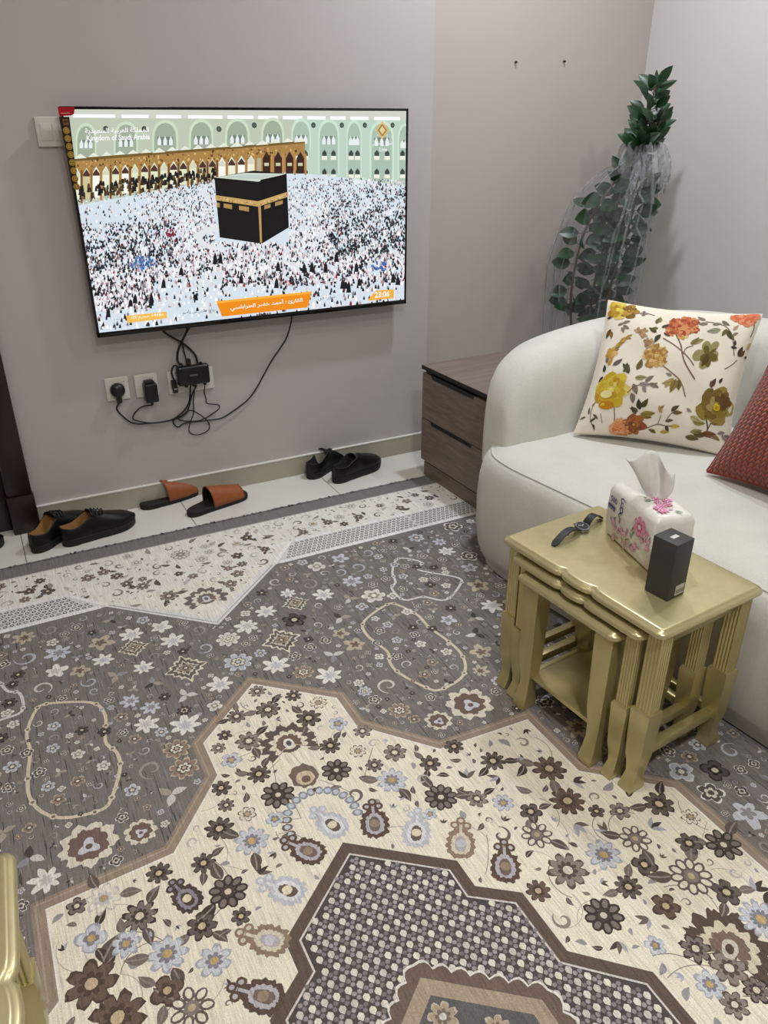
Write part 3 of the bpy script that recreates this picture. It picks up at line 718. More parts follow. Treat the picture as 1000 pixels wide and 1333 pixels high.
for q in range(19):
    x = 100 + q * 12.6; y0 = gy(x) + 15; y1 = 262 - (x - 95) * .15
    sp([(x - 4.4, y1), (x - 4.4, y0 + 5), (x, y0 - 3), (x + 4.4, y0 + 5), (x + 4.4, y1)], 12, rt.choice([(238, 238, 214), (226, 232, 200), (250, 250, 240), (206, 196, 150)]))
    sp([(x - 4.4, y0 + 6), (x, y0), (x + 4.4, y0 + 6), (x + 4.4, y0 + 9), (x - 4.4, y0 + 9)], 13, (78, 52, 44) if q % 3 else (214, 214, 190))
    sp([(x + 5, y0), (x + 7.6, y0), (x + 7.6, y1 + 3), (x + 5, y1 + 3)], 13, rt.choice([(150, 104, 46), (172, 126, 64), (120, 78, 36)]))
for x in (347, 362, 377, 391):
    sp([(x - 5, 226), (x - 5, 206), (x, 197), (x + 5, 206), (x + 5, 226)], 12, (58, 34, 24)); sp([(x - 3, 212), (x + 3, 212), (x + 3, 216), (x - 3, 216)], 13, (210, 200, 176)); sp([(x + 5.5, 200), (x + 8, 200), (x + 8, 228), (x + 5.5, 228)], 13, (188, 138, 78))
for q in range(170):                                                             # people under the arcade
    x = rt.uniform(104, 282); y = 256 - (x - 95) * .13 + rt.uniform(-13, 4); s_ = rt.uniform(1.2, 3)
    sp([(x - s_, y + 3), (x - s_ * .6, y - 3), (x + s_ * .6, y - 3), (x + s_, y + 3)], 14, rt.choice([(30, 26, 24), (46, 40, 32), (22, 20, 20), (90, 70, 40)]))
# the court and its crowd
floor_ = [(96, 262), (250, 240), (300, 226), (400, 226), (535, 236), (535, 400), (110, 450)]
def dens(x, y):
    d = 1.0
    if y > 372 - (x - 300) * .02 and x > 250: d = .16
    if x < 190 and y < 292 - (x - 120) * .02 and x > 100: d = .35
    if x < 165 and y < 320: d *= .6
    if 200 < x < 290 and y > 350 + (300 - x) * .18: d = .22
    if y > 404 - (x - 130) * .07: d = .12
    return d
cr = []
for q in range(17000):
    x = rt.uniform(100, 530); y = rt.uniform(232, 428)
    if not inside(floor_, x, y) or rt.random() > dens(x, y) or (280 < x < 376 and 232 < y < 316): continue
    cr.append((y, x))
cr.sort()
for y, x in cr:
    k2 = .55 + (y - 230) / 200 * .9; wd = rt.uniform(.9, 1.5) * k2; hh = rt.uniform(2.0, 3.4) * k2; t = rt.random()
    dark = .34 + (.32 if (x > 430 and 245 < y < 330) else 0) + (.22 if (x < 230 and 290 < y < 350) else 0)
    dark *= .35 + 1.3 * (.5 + .25 * math.sin(x * .13 + y * .21) + .25 * math.sin(x * .31 - y * .17 + 1.7))
    if math.hypot((x - 328) / 1.6, y - 296) < 62: dark *= .7
    c = rt.choice([(22, 22, 28), (34, 34, 40), (52, 52, 60)]) if t < dark else rt.choice([(246, 246, 250), (255, 255, 255), (232, 228, 234), (224, 214, 220)]) if t < .88 else rt.choice([(168, 142, 150), (140, 130, 140), (190, 160, 160)])
    if rt.random() < .012: c = rt.choice([(150, 30, 40), (120, 24, 36)])
    if math.hypot((x - 186) / 1.9, y - 342) < 9 and t < .8: c = rt.choice([(70, 112, 172), (96, 136, 190), (44, 78, 134)])
    if math.hypot((x - 222) / 1.2, y - 303) < 6: c = (128, 26, 44)
    if math.hypot((x - 494) / 2, y - 347) < 6 and t < .5: c = (60, 100, 170)
    sp([(x - wd, y + hh * .6), (x - wd * .8, y - hh * .2), (x, y - hh), (x + wd * .8, y - hh * .2), (x + wd, y + hh * .6)], 15 + rt.random(), c)
sp([(250, 306), (268, 296), (284, 293), (285, 300), (268, 304), (262, 311), (272, 318), (300, 323), (290, 327), (262, 320)], 17, (226, 230, 234))
for x, y, hh in ((396, 352, 12), (406, 351, 13), (424, 352, 14), (446, 373, 12), (450, 373, 9), (454, 378, 15), (468, 369, 9), (464, 351, 12), (512, 365, 12), (518, 368, 11), (438, 338, 12), (362, 350, 12), (360, 372, 13), (280, 341, 15), (287, 340, 14), (314, 366, 12), (255, 388, 8), (236, 355, 10), (197, 395, 18), (176, 392, 12), (170, 396, 9), (141, 410, 12), (213, 372, 12)):
    sp([(x - 3.4, y + 3), (x - 2, y - hh * .5), (x, y - hh + 2), (x + 2, y - hh * .5), (x + 3, y + 3)], 17, (24, 24, 30))
# the black cube with its gold belt
sp([(279, 231), (286, 309), (339, 317), (376, 296), (373, 226), (330, 222)], 18, (20, 17, 18))
sp([(279, 231), (318, 225), (373, 226), (336, 236.5)], 19, (208, 216, 204)); sp([(290, 231), (318, 227.5), (360, 228), (334, 233.5)], 20, (190, 204, 196))
sp([(339, 234), (373, 226.5), (376, 296), (341, 317)], 19, (14, 12, 13))
sp([(280, 254), (336, 262), (336, 269), (281, 260.5)], 21, (198, 162, 100)); sp([(336, 262), (375, 249.5), (375, 256), (336, 269)], 21, (206, 170, 108))
for q in range(60):
    x = rt.uniform(282, 374); y = (256 + (x - 280) * .143 + 1.5) if x < 336 else (264.5 - (x - 336) * .325 + 1)
    y += rt.uniform(-1.5, 2.5); sp([(x - .8, y), (x, y - .8), (x + .8, y), (x, y + .8)], 22, rt.choice([(120, 90, 46), (232, 204, 150)]))
for x0, x1 in ((291, 302), (311, 324), (282, 286)): 
    t = lambda x: 263.5 + (x - 282) * .143
    sp([(x0, t(x0)), (x1, t(x1)), (x1, t(x1) + 6), (x0, t(x0) + 5.5)], 22, (172, 138, 84))
for x0, x1 in ((344, 352), (358, 368)): sp([(x0, 270 - (x0 - 336) * .3), (x1, 270 - (x1 - 336) * .3), (x1, 275 - (x1 - 336) * .3), (x0, 275 - (x0 - 336) * .3)], 22, (172, 138, 84))
sp([(336, 268), (339.5, 267), (341, 315), (338.5, 316.5)], 23, (186, 150, 90))
# captions
def seg(o, a, c): 
    o, a, c = S(*o), S(*a), S(*c); return o, (a[0] - o[0], a[1] - o[1]), (c[0] - o[0], c[1] - o[1])
def wr(st, o, a, c, L, col, bold=.02): scr.text(st, *seg(o, a, c), L, col, bold)
wr(arabic('المملكة العربية السعودية'), (111, 175.5), (194, 173.5), (110, 167), 30, (252, 252, 252))
wr('Kingdom of Saudi Arabia', (113, 185.8), (195, 183.5), (112.5, 176), 30, (252, 252, 252))
sp([(281, 392), (406, 379), (400, 400), (289, 412)], 30, (240, 142, 16)); sp([(281, 392), (406, 379), (405.2, 382), (282, 395)], 31, (250, 178, 58))
wr(arabic('القارئ : أحمد خضر الطرابلسي'), (300, 405.5), (394, 395), (299, 396.5), 32, (255, 250, 238))
wr(arabic('سورة ص'), (414, 392), (436, 389.5), (414, 385), 30, (96, 106, 124), 0)
wr(arabic('رواية حفص عن عاصم'), (238, 411.5), (280, 407), (237.5, 404), 30, (96, 106, 124), 0)
sp([(164, 411), (217, 405.5), (217.5, 414), (166, 420.5)], 30, (246, 190, 84)); wr('05 ' + arabic('محرم') + ' 1446' + arabic('هـ'.replace('ـ', '')), (171, 417.3), (213, 412.5), (170.7, 411.3), 31, (255, 246, 226))
wr('32°C', (148, 421), (160, 419.5), (148, 415), 30, (150, 160, 176), 0)
sp([(478, 391.5), (489, 378), (512.5, 376.5), (512.5, 388)], 30, (244, 176, 66)); wr('23:06', (487.5, 388), (507, 386), (487.5, 380), 31, (255, 248, 232), .03)
for k2, c in ((1.0, (214, 184, 116)), (.72, (150, 126, 76)), (.46, (226, 204, 146))):
    cx, cy = 497.5, 169.5; sp([(cx - 8.5 * k2, cy), (cx, cy - 12 * k2), (cx + 8.5 * k2, cy), (cx, cy + 12 * k2)], 30 + (1 - k2) * 4, c)
for q in range(8): a = q * PI / 4; sp([(497.5 + 9 * math.cos(a) - 1, 169.5 + 9 * math.sin(a)), (497.5 + 9 * math.cos(a), 169.5 + 9 * math.sin(a) - 1.6), (497.5 + 9 * math.cos(a) + 1, 169.5 + 9 * math.sin(a)), (497.5 + 9 * math.cos(a), 169.5 + 9 * math.sin(a) + 1.6)], 33, (232, 208, 150))
wr(arabic('القرآن الكريم'.replace('آ', 'أ')), (485, 190.5), (511, 190), (485, 185), 30, (240, 244, 244)); wr('Live', (494, 197), (504, 197), (494, 192), 30, (240, 244, 244))
m_scr = attr_mat('lit_screen', 0.25, emit=1.0)
scr.mb.build('screen', m_scr, tv, smooth=False)
# promotional sticker down the left edge, with a red corner label
stk = Canvas(lambda u, v, h: tl(u, TY - .0034 - h, v), 0.0002)
def ss(pts, L, c): stk.poly([S(*p) for p in pts], L, c)
ss([(76.3, 152), (90, 152), (101.8, 246), (96, 247.5)], 0, (44, 34, 26))
ss([(74.6, 139.2), (96, 139.2), (97, 141), (96.3, 148), (92, 150.5), (77, 151)], 1, (168, 22, 34)); ss([(79, 147), (91, 146.5), (91, 147.6), (79, 148)], 2, (226, 150, 150))
ss([(81, 155), (88, 155), (89.5, 163), (82.5, 163)], 1, (122, 88, 50)); ss([(82.5, 157), (87.5, 157), (88, 160), (83, 160)], 2, (70, 50, 34))
for q in range(8):
    x, y = S(86.2 + q * 1.93, 169.8 + q * 10.45); stk.disc(x, y, .0098, 1, (176, 142, 62), 14); stk.disc(x, y, .0075, 2, (150, 116, 48), 14)
    for dx, dy, w_ in ((0, .003, .006), (0, -.002, .008)): stk.poly([(x + dx - w_ / 2, y + dy - .0006), (x + dx + w_ / 2, y + dy - .0006), (x + dx + w_ / 2, y + dy + .0006), (x + dx - w_ / 2, y + dy + .0006)], 3, (222, 196, 120))
o = stk.mb.build('feature_sticker', attr_mat('sticker_print', 0.4), tv, smooth=False); o['label'] = 'dark strip sticker with round gold icons and red corner'
b = MB(); x, z = S(345, 409.5); q0 = tl(x - .035, TY - .0032, z)
for q in range(7): b.box((q0[0] + q * .0085, q0[1] - .0003, q0[2]), (q0[0] + q * .0085 + .006, q0[1] + .0005, q0[2] + .006), 0)
b.build('maker_mark', flat_mat('grey_print', (110, 110, 114), .5), tv, smooth=False)

# ================================================================== WALL SWITCH, SOCKETS, BOX AND CABLES
def plate(name, label, cat, x0, x1, z0, z1, group=None):
    t = thing(name, label, cat, ((x0 + x1) / 2, YW, z0), 0, group)
    b = MB(); b.box((-(x1 - x0) / 2, -.010, 0), ((x1 - x0) / 2, -.0003, z1 - z0), 0, .003, 3); b.build('face_plate', m_white_pl, t)
    return t
sw = plate('light_switch', 'white light switch plate on the wall beside the television corner', 'light switch', .290, .388, 1.302, 1.388)
b = MB(); b.box((-.036, -.0125, .018), (-.002, -.008, .068), 0, .0015); b.build('rocker', m_white_pl, sw)
b = MB(); b.box((.000, -.0125, .018), (.034, -.008, .068), 0, .0015); b.build('rocker', m_white_pl, sw)
m_slot = flat_mat('socket_slot', (40, 38, 36), .6); m_red = flat_mat('red_mark', (170, 60, 50), .5)
def socket(label, x0, x1, z0, z1):
    t = plate('wall_socket', label, 'wall socket', x0, x1, z0, z1); h = z1 - z0; wd = x1 - x0
    b = MB(); b.box((wd * .22, -.0130, h * .62), (wd * .36, -.009, h * .86), 0, .001); b.build('rocker', m_white_pl, t)
    b = MB(); b.box((wd * .26, -.0134, h * .80), (wd * .33, -.0126, h * .83), 0); o = b.build('indicator', m_red, t, smooth=False)
    b = MB()
    for dx, zz, w_, hh in ((-.05, .56, .006, .010), (-.14, .34, .009, .006), (.08, .34, .009, .006)): b.box((dx * wd - w_ / 2, -.0104, h * zz), (dx * wd + w_ / 2, -.0099, h * zz + hh), 0)
    b.build('pin_slots', m_slot, t, smooth=False); return t
socket('white wall socket holding the round black plug, leftmost of the row', .368, .452, .448, .534)
socket('white wall socket holding the rectangular black adapter', .474, .558, .446, .532)
dbl = plate('wall_socket', 'wide white blank wall plate half hidden behind the media box', 'wall socket', .596, .772, .441, .528)
for sx in (-.045, .045):
    b = MB(); b.box((sx - .028, -.0122, .02), (sx + .028, -.009, .066), 0, .002); b.build('blank_insert', m_white_pl, dbl)

YC = YW - .012
def W(px, py, y=YC): return ony(px, py, y)
def cable(name, pts, r, parent=None, mat=None, n=9):
    P = catmull(pts, n); b = MB()
    if parent is not None: P = [p - Vector(parent.location) for p in P]
    b.tube(P, r, 8); return b.build(name, mat or m_rubber, parent, angle=80)
# media box
mb_ = thing('media_box', 'small black media box hanging by its cables below the television', 'media box', (.685, YW - .045, .480))
b = MB(); b.box((-.060, -.016, 0), (.062, .016, .074), 0, .008, 3); b.build('case', m_blk, mb_)
b = MB(); b.box((-.014, -.0166, .036), (.012, -.0158, .042), 0); o = b.build('badge', flat_mat('grey_badge', (92, 92, 94), .4), mb_, smooth=False)
for sx in (-.03, .0, .042):
    b = MB(); b.box((sx - .006, -.006, -.008), (sx + .006, .006, .001), 0, .001); b.build('port_plug', m_rubber, mb_)
dg = thing('usb_stick', 'black stick dongle hanging left of the media box', 'dongle', (.617, YW - .026, .449))
b = MB(); b.box((-.010, -.006, 0), (.010, .006, .052), 0, .003); b.build('body', m_blk, dg, M=Matrix.Rotation(R(-4), 4, 'Y'))
b = MB(); b.box((-.006, -.0066, .014), (.006, -.0058, .02), 0); b.build('mark', flat_mat('pale_mark', (150, 150, 150), .5), dg, smooth=False)
cable('lead', [(.617, YW - .026, .500), (.612, YW - .022, .53), (.622, YW - .022, .552), (.632, YW - .030, .553)], .0035, dg)
# plugs with their leads
JX = [W(178, 541), W(192, 549.5), W(212, 549), W(232, 544)]
pl = thing('power_plug', 'round black plug in the leftmost wall socket with its trailing lead', 'plug', (.408, YW - .012, .490))
b = MB(); b.lathe([(.004, .0), (.024, .0), (.027, .006), (.026, .018), (.020, .026), (.004, .030)], 20, M=Matrix.Rotation(R(90), 4, 'X')); b.box((-.010, -.024, -.048), (.010, -.004, -.012), 0, .005); b.build('plug_body', m_blk, pl)
cable('lead', [(.408, YW - .026, .444), W(152, 532), W(160, 542), W(174, 551, YC - .004), W(195, 551, YC - .008), W(222, 547, YC - .006), W(236, 538), W(243, 530), W(247, 520), (.672, YW - .045, .476)], .0032, pl)
pa = thing('power_adapter', 'rectangular black adapter in the second wall socket with its lead', 'plug', (.523, YW - .011, .475))
b = MB(); b.box((-.024, -.046, -.042), (.024, -.001, .030), 0, .006, 3); b.box((-.020, -.034, .026), (.016, -.004, .040), 0, .005); b.build('adapter_body', m_blk, pa)
b = MB(); b.tube([(0, -.022, -.042), (0, -.022, -.058)], lambda t: .006 - .002 * t, 10); b.build('strain_relief', m_rubber, pa)
cable('lead', [(.523, YW - .033, .418), W(184, 530), W(174, 540), W(176, 547), W(200, 550.5), W(226, 546.5, YC - .004), W(240, 540, YC - .006), W(246, 533)], .0026, pa)
# leads of the television
o = cable('television_power_cord', [W(380, 408, TY + .03), W(379, 420, YC - .02), W(372, 442), W(356, 466), W(345, 485), W(334, 505), W(322, 521), W(305, 534), W(289, 544), W(272, 547), W(256, 549), W(240, 551), W(232, 556), W(226, 551), W(228, 545), W(240, 540), W(246, 530), W(250, 514, YC - .006), (.695, YW - .045, .473)], .0029); tag(o, 'thin black cord curving down from the television right side to the media box', 'cable')
o = cable('video_cable', [W(210, 428, TY + .03), W(216, 434, YC - .01), W(226, 440), W(238, 447), W(248, 455), W(255, 464, YC - .006), W(258, 475, YC - .014), (.720, YW - .045, .560), (.722, YW - .045, .553)], .0042); tag(o, 'thick black cable looping from television down to the media box right end', 'cable')
o = cable('video_cable', [W(244, 426, TY + .03), W(242, 434, YC - .012), W(237, 444, YC - .008), W(232, 456, YC - .006), W(231, 468, YC - .006), W(234, 474, YC - .02), (.648, YW - .045, .562), (.650, YW - .045, .553)], .0042); tag(o, 'thick black cable bowing left from television down to the media box', 'cable')
o = cable('usb_cable', [W(247, 426, TY + .03), W(243, 433, YC - .018), W(238, 442, YC - .016), W(239, 455, YC - .006), W(242, 466, YC - .012), (.671, YW - .045, .572), (.672, YW - .045, .555)], .0028)
b = MB(); b.box((.664, YW - .052, .5535), (.682, YW - .038, .580), 0, .003); pz = b.build('usb_connector', m_blk, o); tag(o, 'thin black cable with a flat connector into the media box top middle', 'cable')
o = cable('loose_lead', [(.728, YW - .045, .473), W(266, 510, YC - .004), W(268, 518), W(270, 525), W(284, 527), W(285, 532), W(276, 539), W(266, 545), W(256, 548), W(240, 548), W(232, 545), W(238, 540), W(248, 534), W(262, 541), W(272, 551), W(271, 560), W(258, 566), W(247, 563), W(247, 552), W(252, 538, YC - .005), W(252, 522, YC - .01), (.688, YW - .045, .470)], .0023); tag(o, 'thin black lead tangled in loops under the media box', 'cable')

# two screws left in the wall
for i, (px, py) in enumerate(((671, 81), (734, 80))):
    q = ony(px, py, YA); t = thing('wall_screw', ('rusty screw left in the bare wall, further from the plant' , 'rusty screw left in the bare wall, nearer the plant')[i], 'screw', (q.x, YA, q.z))
    b = MB(); b.lathe([(.001, -.004), (.0055, -.004), (.0055, .0008), (.001, .0008)], 12, M=Matrix.Rotation(R(90), 4, 'X')); b.build('wall_plug', flat_mat('wall_plug_plastic', (120, 108, 100), .6), t)
    b = MB(); b.lathe([(.001, -.02), (.0022, -.02), (.0022, .006), (.0042, .007), (.0042, .010), (.001, .011)], 10, M=Matrix.Rotation(R(90), 4, 'X')); b.build('screw_head', flat_mat('dark_screw', (52, 44, 40), .5, .5), t)

# ================================================================== NIGHTSTAND
ZR = RT + 0.0022                    # what stands on the rug rests here
def wood(name, c0, c1, scale, rough=.45):
    k = N(name); v = k.coord(scale); f = k.noise(v, 1.0, 6, .62)
    f2 = k.noise(k.coord(tuple(q * 4 for q in scale)), 1.0, 3, .5)
    c = k.ramp(f, [(0.25, rgb(c0)), (0.5, rgb(tuple((a + b_) / 2 for a, b_ in zip(c0, c1)))), (0.75, rgb(c1))])
    k.base(k.mul(c, k.ramp(f2, [(0.3, (.86, .86, .86, 1)), (0.7, (1.08, 1.08, 1.08, 1))]))); k.set(Roughness=rough); k.bump(f2, .08, .002); return k.m
m_oakf = wood('smoked_oak_front', (100, 87, 76), (140, 123, 108), (3, 4, 55))
m_oakt = wood('smoked_oak_top', (104, 92, 86), (142, 128, 121), (3.5, 50, 3))
m_slotb = flat_mat('black_recess', (14, 13, 13), .5)
ns = thing('nightstand', 'dark smoked oak two drawer nightstand between television wall and sofa', 'nightstand', (1.563, 2.655, ZR), R(2.0))
DW, DD, DH = .44, .385, .483        # width runs along -y, depth along +x
b = MB(); b.box((.020, -DW, .06), (DD, 0, DH - .018), 0, .001); b.build('carcass', m_oakf, ns, smooth=False)
b = MB(); b.box((.014, -DW + .004, 0), (DD - .01, -.010, .062), 0, .001); b.build('plinth', m_oakf, ns, smooth=False)
b = MB(); b.box((0, -DW - .002, DH - .016), (DD + .002, .002, DH), 0, .0012); b.build('top', m_oakt, ns, smooth=False)
b = MB(); b.box((-.0012, -DW - .002, DH - .0165), (.0008, .002, DH - .001), 0); b.build('top_edging', m_slotb, ns, smooth=False)
b = MB(); b.box((.0185, -DW + .002, DH - .03), (.022, -.002, DH - .016), 0); b.build('shadow_gap', m_slotb, ns, smooth=False)
for z0, z1 in ((.075, .258), (.262, .452)):
    b = MB(); y0, y1 = -DW * .80, -DW * .16; D = .018
    P = [(-.002, z0), (-DW + .002, z0), (-DW + .002, z1), (y0 - .010, z1), (y0, z1 - .015), (y1, z1 - .015), (y1 + .010, z1), (-.002, z1)]
    b.loft([[(.002, y, z) for y, z in P], [(.002 + D, y, z) for y, z in P]]); dr = b.build('drawer', m_oakf, ns, smooth=False)
    b = MB(); P = [(y1 + .012, z1 + .001), (y1, z1 - .0152), (y0, z1 - .0152), (y0 - .012, z1 + .001)]
    b.loft([[(.006, y, z) for y, z in P], [(.020, y, z) for y, z in P]]); o = b.build('grip_recess', m_slotb, dr, smooth=False); o['label'] = 'black finger grip recess'

# ================================================================== SOFA
def fabric(name, c, s1=260, bump=.25, var=.05, sheen=.25):
    k = N(name); v = k.coord(); f = k.noise(v, 9, 4); f2 = k.noise(v, s1, 3, .7)
    c_ = k.ramp(f, [(0.3, tuple(x * (1 - var) for x in rgb(c)[:3]) + (1,)), (0.7, tuple(min(1, x * (1 + var)) for x in rgb(c)[:3]) + (1,))])
    k.base(k.mul(c_, k.ramp(f2, [(0.3, (.92, .92, .92, 1)), (0.7, (1.06, 1.06, 1.06, 1))]))); k.set(Roughness=.92); k.p.inputs['Specular IOR Level'].default_value = .15
    k.p.inputs['Sheen Weight'].default_value = sheen; k.bump(f2, bump, .003); return k.m
m_sofa = fabric('cream_chenille', (207, 205, 198))
sofa = thing('sofa', 'cream rounded sofa with curved wraparound back along the right wall', 'sofa', (1.9, 1.0, ZR))
SO = Vector((1.9, 1.0, ZR))
ctrl = [(1.505, -.55, 0), (1.49, .2, 0), (1.462, .75, 0), (1.41, 1.25, 0), (1.362, 1.62, 0), (1.342, 1.80, 0), (1.362, 1.92, 0), (1.45, 2.02, 0), (1.62, 2.095, 0), (1.95, 2.155, 0), (2.25, 2.14, 0), (2.44, 2.02, 0), (2.52, 1.80, 0), (2.54, 1.3, 0), (2.54, .3, 0), (2.54, -.55, 0)]
outl = [(p.x, p.y) for p in catmull(ctrl, 8)]
if sum(outl[i - 1][0] * outl[i][1] - outl[i][0] * outl[i - 1][1] for i in range(len(outl))) < 0: outl = outl[::-1]
def ring(d, z): return [Vector((p[0], p[1], z)) - SO for p in offset_poly(outl, d)]
b = MB(); b.loft([ring(.055, ZR), ring(.035, ZR + .004), ring(.030, .045)]); b.build('base_band', m_sofa, sofa, angle=60)
b = MB(); b.loft([ring(.034, .043), ring(.020, .050), ring(.006, .085), ring(-.004, .16), ring(-.006, .25), ring(-.002, .32), ring(.008, .372), ring(.022, .400), ring(.034, .410), ring(.05, .414)]); b.build('seat_base', m_sofa, sofa, angle=60)
b = MB(); b.loft([ring(.036, .40), ring(.036, .412), ring(.050, .420), ring(.075, .4255), ring(.11, .429), ring(.13, .4305)]); b.build('seat', m_sofa, sofa, angle=60)
b = MB(); q = [p for p in ring(.035, .412)]; b.tube(q + q[:1], .0028, 8); b.build('piping', m_sofa, sofa)
path = [(1.432, 2.005, .405, .0), (1.436, 2.005, .48, .12), (1.450, 2.008, .555, .26), (1.480, 2.015, .620, .42), (1.53, 2.026, .672, .62), (1.61, 2.040, .706, .85), (1.70, 2.055, .724, 1), (1.85, 2.072, .740, 1), (2.02, 2.085, .750, 1), (2.18, 2.065, .757, 1), (2.31, 1.975, .764, 1), (2.375, 1.82, .770, 1), (2.395, 1.6, .774, 1), (2.40, 1.2, .776, 1), (2.40, .6, .776, 1), (2.40, 0, .776, 1), (2.40, -.5, .776, 1)]
sm = catmull([p[:3] for p in path], 6); ks = []
for i in range(len(path) - 1):
    for j in range(6): ks.append(path[i][3] + (path[i + 1][3] - path[i][3]) * j / 6)
ks.append(1.0)
rings = []
for i, p in enumerate(sm):
    t = sm[min(i + 1, len(sm) - 1)] - sm[max(i - 1, 0)]; t.z = 0; t.normalize(); nrm = Vector((-t.y, t.x, 0))   # outward
    top = p.z; kk = ks[i]; zb = .395; ki = .62 + .38 * kk
    if i < 20: nrm = Vector((-.10, 1, 0)).normalized().lerp(nrm, max(0, (i - 12) / 8)).normalized()
    H = top - zb; rg = []
    for n_, hz in ((-.156, -9), (-.155, 0), (-.150, .12), (-.140, .35), (-.128, .60), (-.112, .80), (-.088, .915), (-.050, .980), (0, 1.0), (.045, .985), (.080, .93), (.102, .82), (.115, .6), (.120, .35), (.118, 0), (.112, -9)):
        rg.append(Vector((p.x, p.y, 0)) + nrm * (n_ * (kk if n_ > 0 else ki)) + Vector((0, 0, .34 if hz < 0 else zb + H * hz)) - SO)
    rings.append(rg)
b = MB(); b.loft(rings, cap0=True, cap1=True); b.build('backrest', m_sofa, sofa, angle=75)

# ================================================================== CUSHIONS
def cushion_fn(O, bx, up, thick):
    """O centre, bx / up half-edge vectors; returns point(u, v, side, lift)"""
    O = Vector(O); bx = Vector(bx); up = Vector(up); nz = bx.cross(up).normalized()
    def f(u, v, side, lift=0.0):
        e = max(0, (1 - abs(u) ** 2.4)) ** .62 * max(0, (1 - abs(v) ** 2.4)) ** .62
        pu = u * (1 - .055 * (1 - abs(u) * 0) * (1 - v * v) * abs(u) ** 6 * 1.0) if False else u
        px = u - .07 * u * (1 - v * v) * abs(u) ** 4; py = v - .07 * v * (1 - u * u) * abs(v) ** 4
        wr_ = .006 * math.sin(7 * u + 3 * v) * math.sin(5 * v - 2 * u + 1) * e
        return O + bx * px + up * py + nz * side * (thick * e + wr_ + .004 + lift)
    return f
def cushion_mesh(f, n=28):
    b = MB()
    for side in (1, -1):
        rows = [[f(-1 + 2 * j / n, -1 + 2 * i / n, side) for j in range(n + 1)] for i in range(n + 1)]
        if side < 0: rows = [r[::-1] for r in rows]
        b.quad_grid(rows)
    edge = [f(-1 + 2 * j / n, -1, 0) for j in range(n)] + [f(1, -1 + 2 * j / n, 0) for j in range(n)] + [f(1 - 2 * j / n, 1, 0) for j in range(n)] + [f(-1, 1 - 2 * j / n, 0) for j in range(n)]
    return b, edge
ZSEAT = .4345
# floral cushion: corners measured in the room
cBL = Vector((1.690, 1.868, ZSEAT + .004)); cBR = Vector((2.008, 1.505, ZSEAT + .004)); cTL = Vector((1.905, 2.006, .840)); cTR = Vector((2.205, 1.640, .826))
cO = (cBL + cBR + cTL + cTR) / 4; hb = (cBR - cBL + cTR - cTL) / 4; hu = (cTL - cBL + cTR - cBR) / 4
ff = cushion_fn(cO, hb, hu, .075)
m_cot = fabric('cream_cotton', (232, 224, 208), 420, .12, .02, .05)
fc = thing('floral_cushion', 'cream square cushion printed with yellow and rust flowers leaning on the sofa', 'cushion', cO)
def offs(f, O): return lambda u, v, s, l=0.0: f(u, v, s, l) - O
fl_ = offs(ff, cO)
b, e = cushion_mesh(fl_, 32); b.build('cover', m_cot, fc, angle=180)
b = MB(); b.tube(e + e[:1], .0022, 6); b.build('seam', m_cot, fc)
# print: drawn on a square, u v in -1..1 (image layout of the cloth measured bilinearly)
CI = ((10, 725), (760, 840), (970, 110), (200, 35))
def uvq(x, y):
    u, v = .5, .5
    for _ in range(12):
        a = [(1 - u) * (1 - v), u * (1 - v), u * v, (1 - u) * v]
        fx = sum(k_ * c[0] for k_, c in zip(a, CI)) - x; fy = sum(k_ * c[1] for k_, c in zip(a, CI)) - y
        xu = (1 - v) * (CI[1][0] - CI[0][0]) + v * (CI[2][0] - CI[3][0]); yu = (1 - v) * (CI[1][1] - CI[0][1]) + v * (CI[2][1] - CI[3][1])
        xv = (1 - u) * (CI[3][0] - CI[0][0]) + u * (CI[2][0] - CI[1][0]); yv = (1 - u) * (CI[3][1] - CI[0][1]) + u * (CI[2][1] - CI[1][1])
        dt = xu * yv - xv * yu; u -= (fx * yv - fy * xv) / dt; v -= (xu * fy - yu * fx) / dt
    return 2 * u - 1, 2 * v - 1
pr = Canvas(lambda u, v, h: fl_(max(-.995, min(.995, u)), max(-.995, min(.995, v)), 1, .0009 + h), .00022); pr.fan = True
rp = random.Random(5)
GOLD = [(206, 176, 44), (190, 150, 40), (222, 200, 96), (170, 122, 30)]; RUST = [(178, 84, 52), (196, 106, 66), (150, 62, 40), (214, 140, 88)]; OLIV = [(122, 112, 44), (146, 132, 60), (92, 78, 34), (176, 160, 90)]; LFC = [(112, 104, 70), (86, 82, 62), (142, 130, 112), (150, 140, 96)]; MAU = [(134, 120, 112), (150, 138, 130), (112, 98, 96)]
def petal_flower(x, y, r, cols, n=6, centre=(226, 208, 70), layers=3, L=1):
    u, v = uvq(x, y); r *= 1.3; cols = [tuple(int(c_ * .84 + q_ * .16) for c_, q_ in zip(c0_, (176, 164, 140))) for c0_ in cols]
    for k_ in range(layers):
        rr = r * (1 - .26 * k_)
        for q in range(n):
            a = q * 2 * PI / n + k_ * .5 + rp.uniform(-.2, .2); d = rr * .55; c = rp.choice(cols)
            pr.polar(u + d * math.cos(a), v + d * math.sin(a), lambda t, s_=rp.uniform(.85, 1.15): rr * .50 * s_ * (1 + .12 * math.cos(3 * t + q)), L + k_ + q * .1, c, a, 14, 1.0, .86)
    pr.polar(u, v, lambda t: r * .20, L + layers + 1, cols[2], 0, 12); pr.polar(u, v, lambda t: r * .12, L + layers + 2, centre, 0, 10)
def pleaf(x, y, l, deg, col, wd=.45, L=1):
    l *= 1.3; u, v = uvq(x, y); pr.leaf(u, v, l, l * wd, R(deg), col, L, tuple(int(c * .8) for c in col), rp.uniform(-.3, .3))
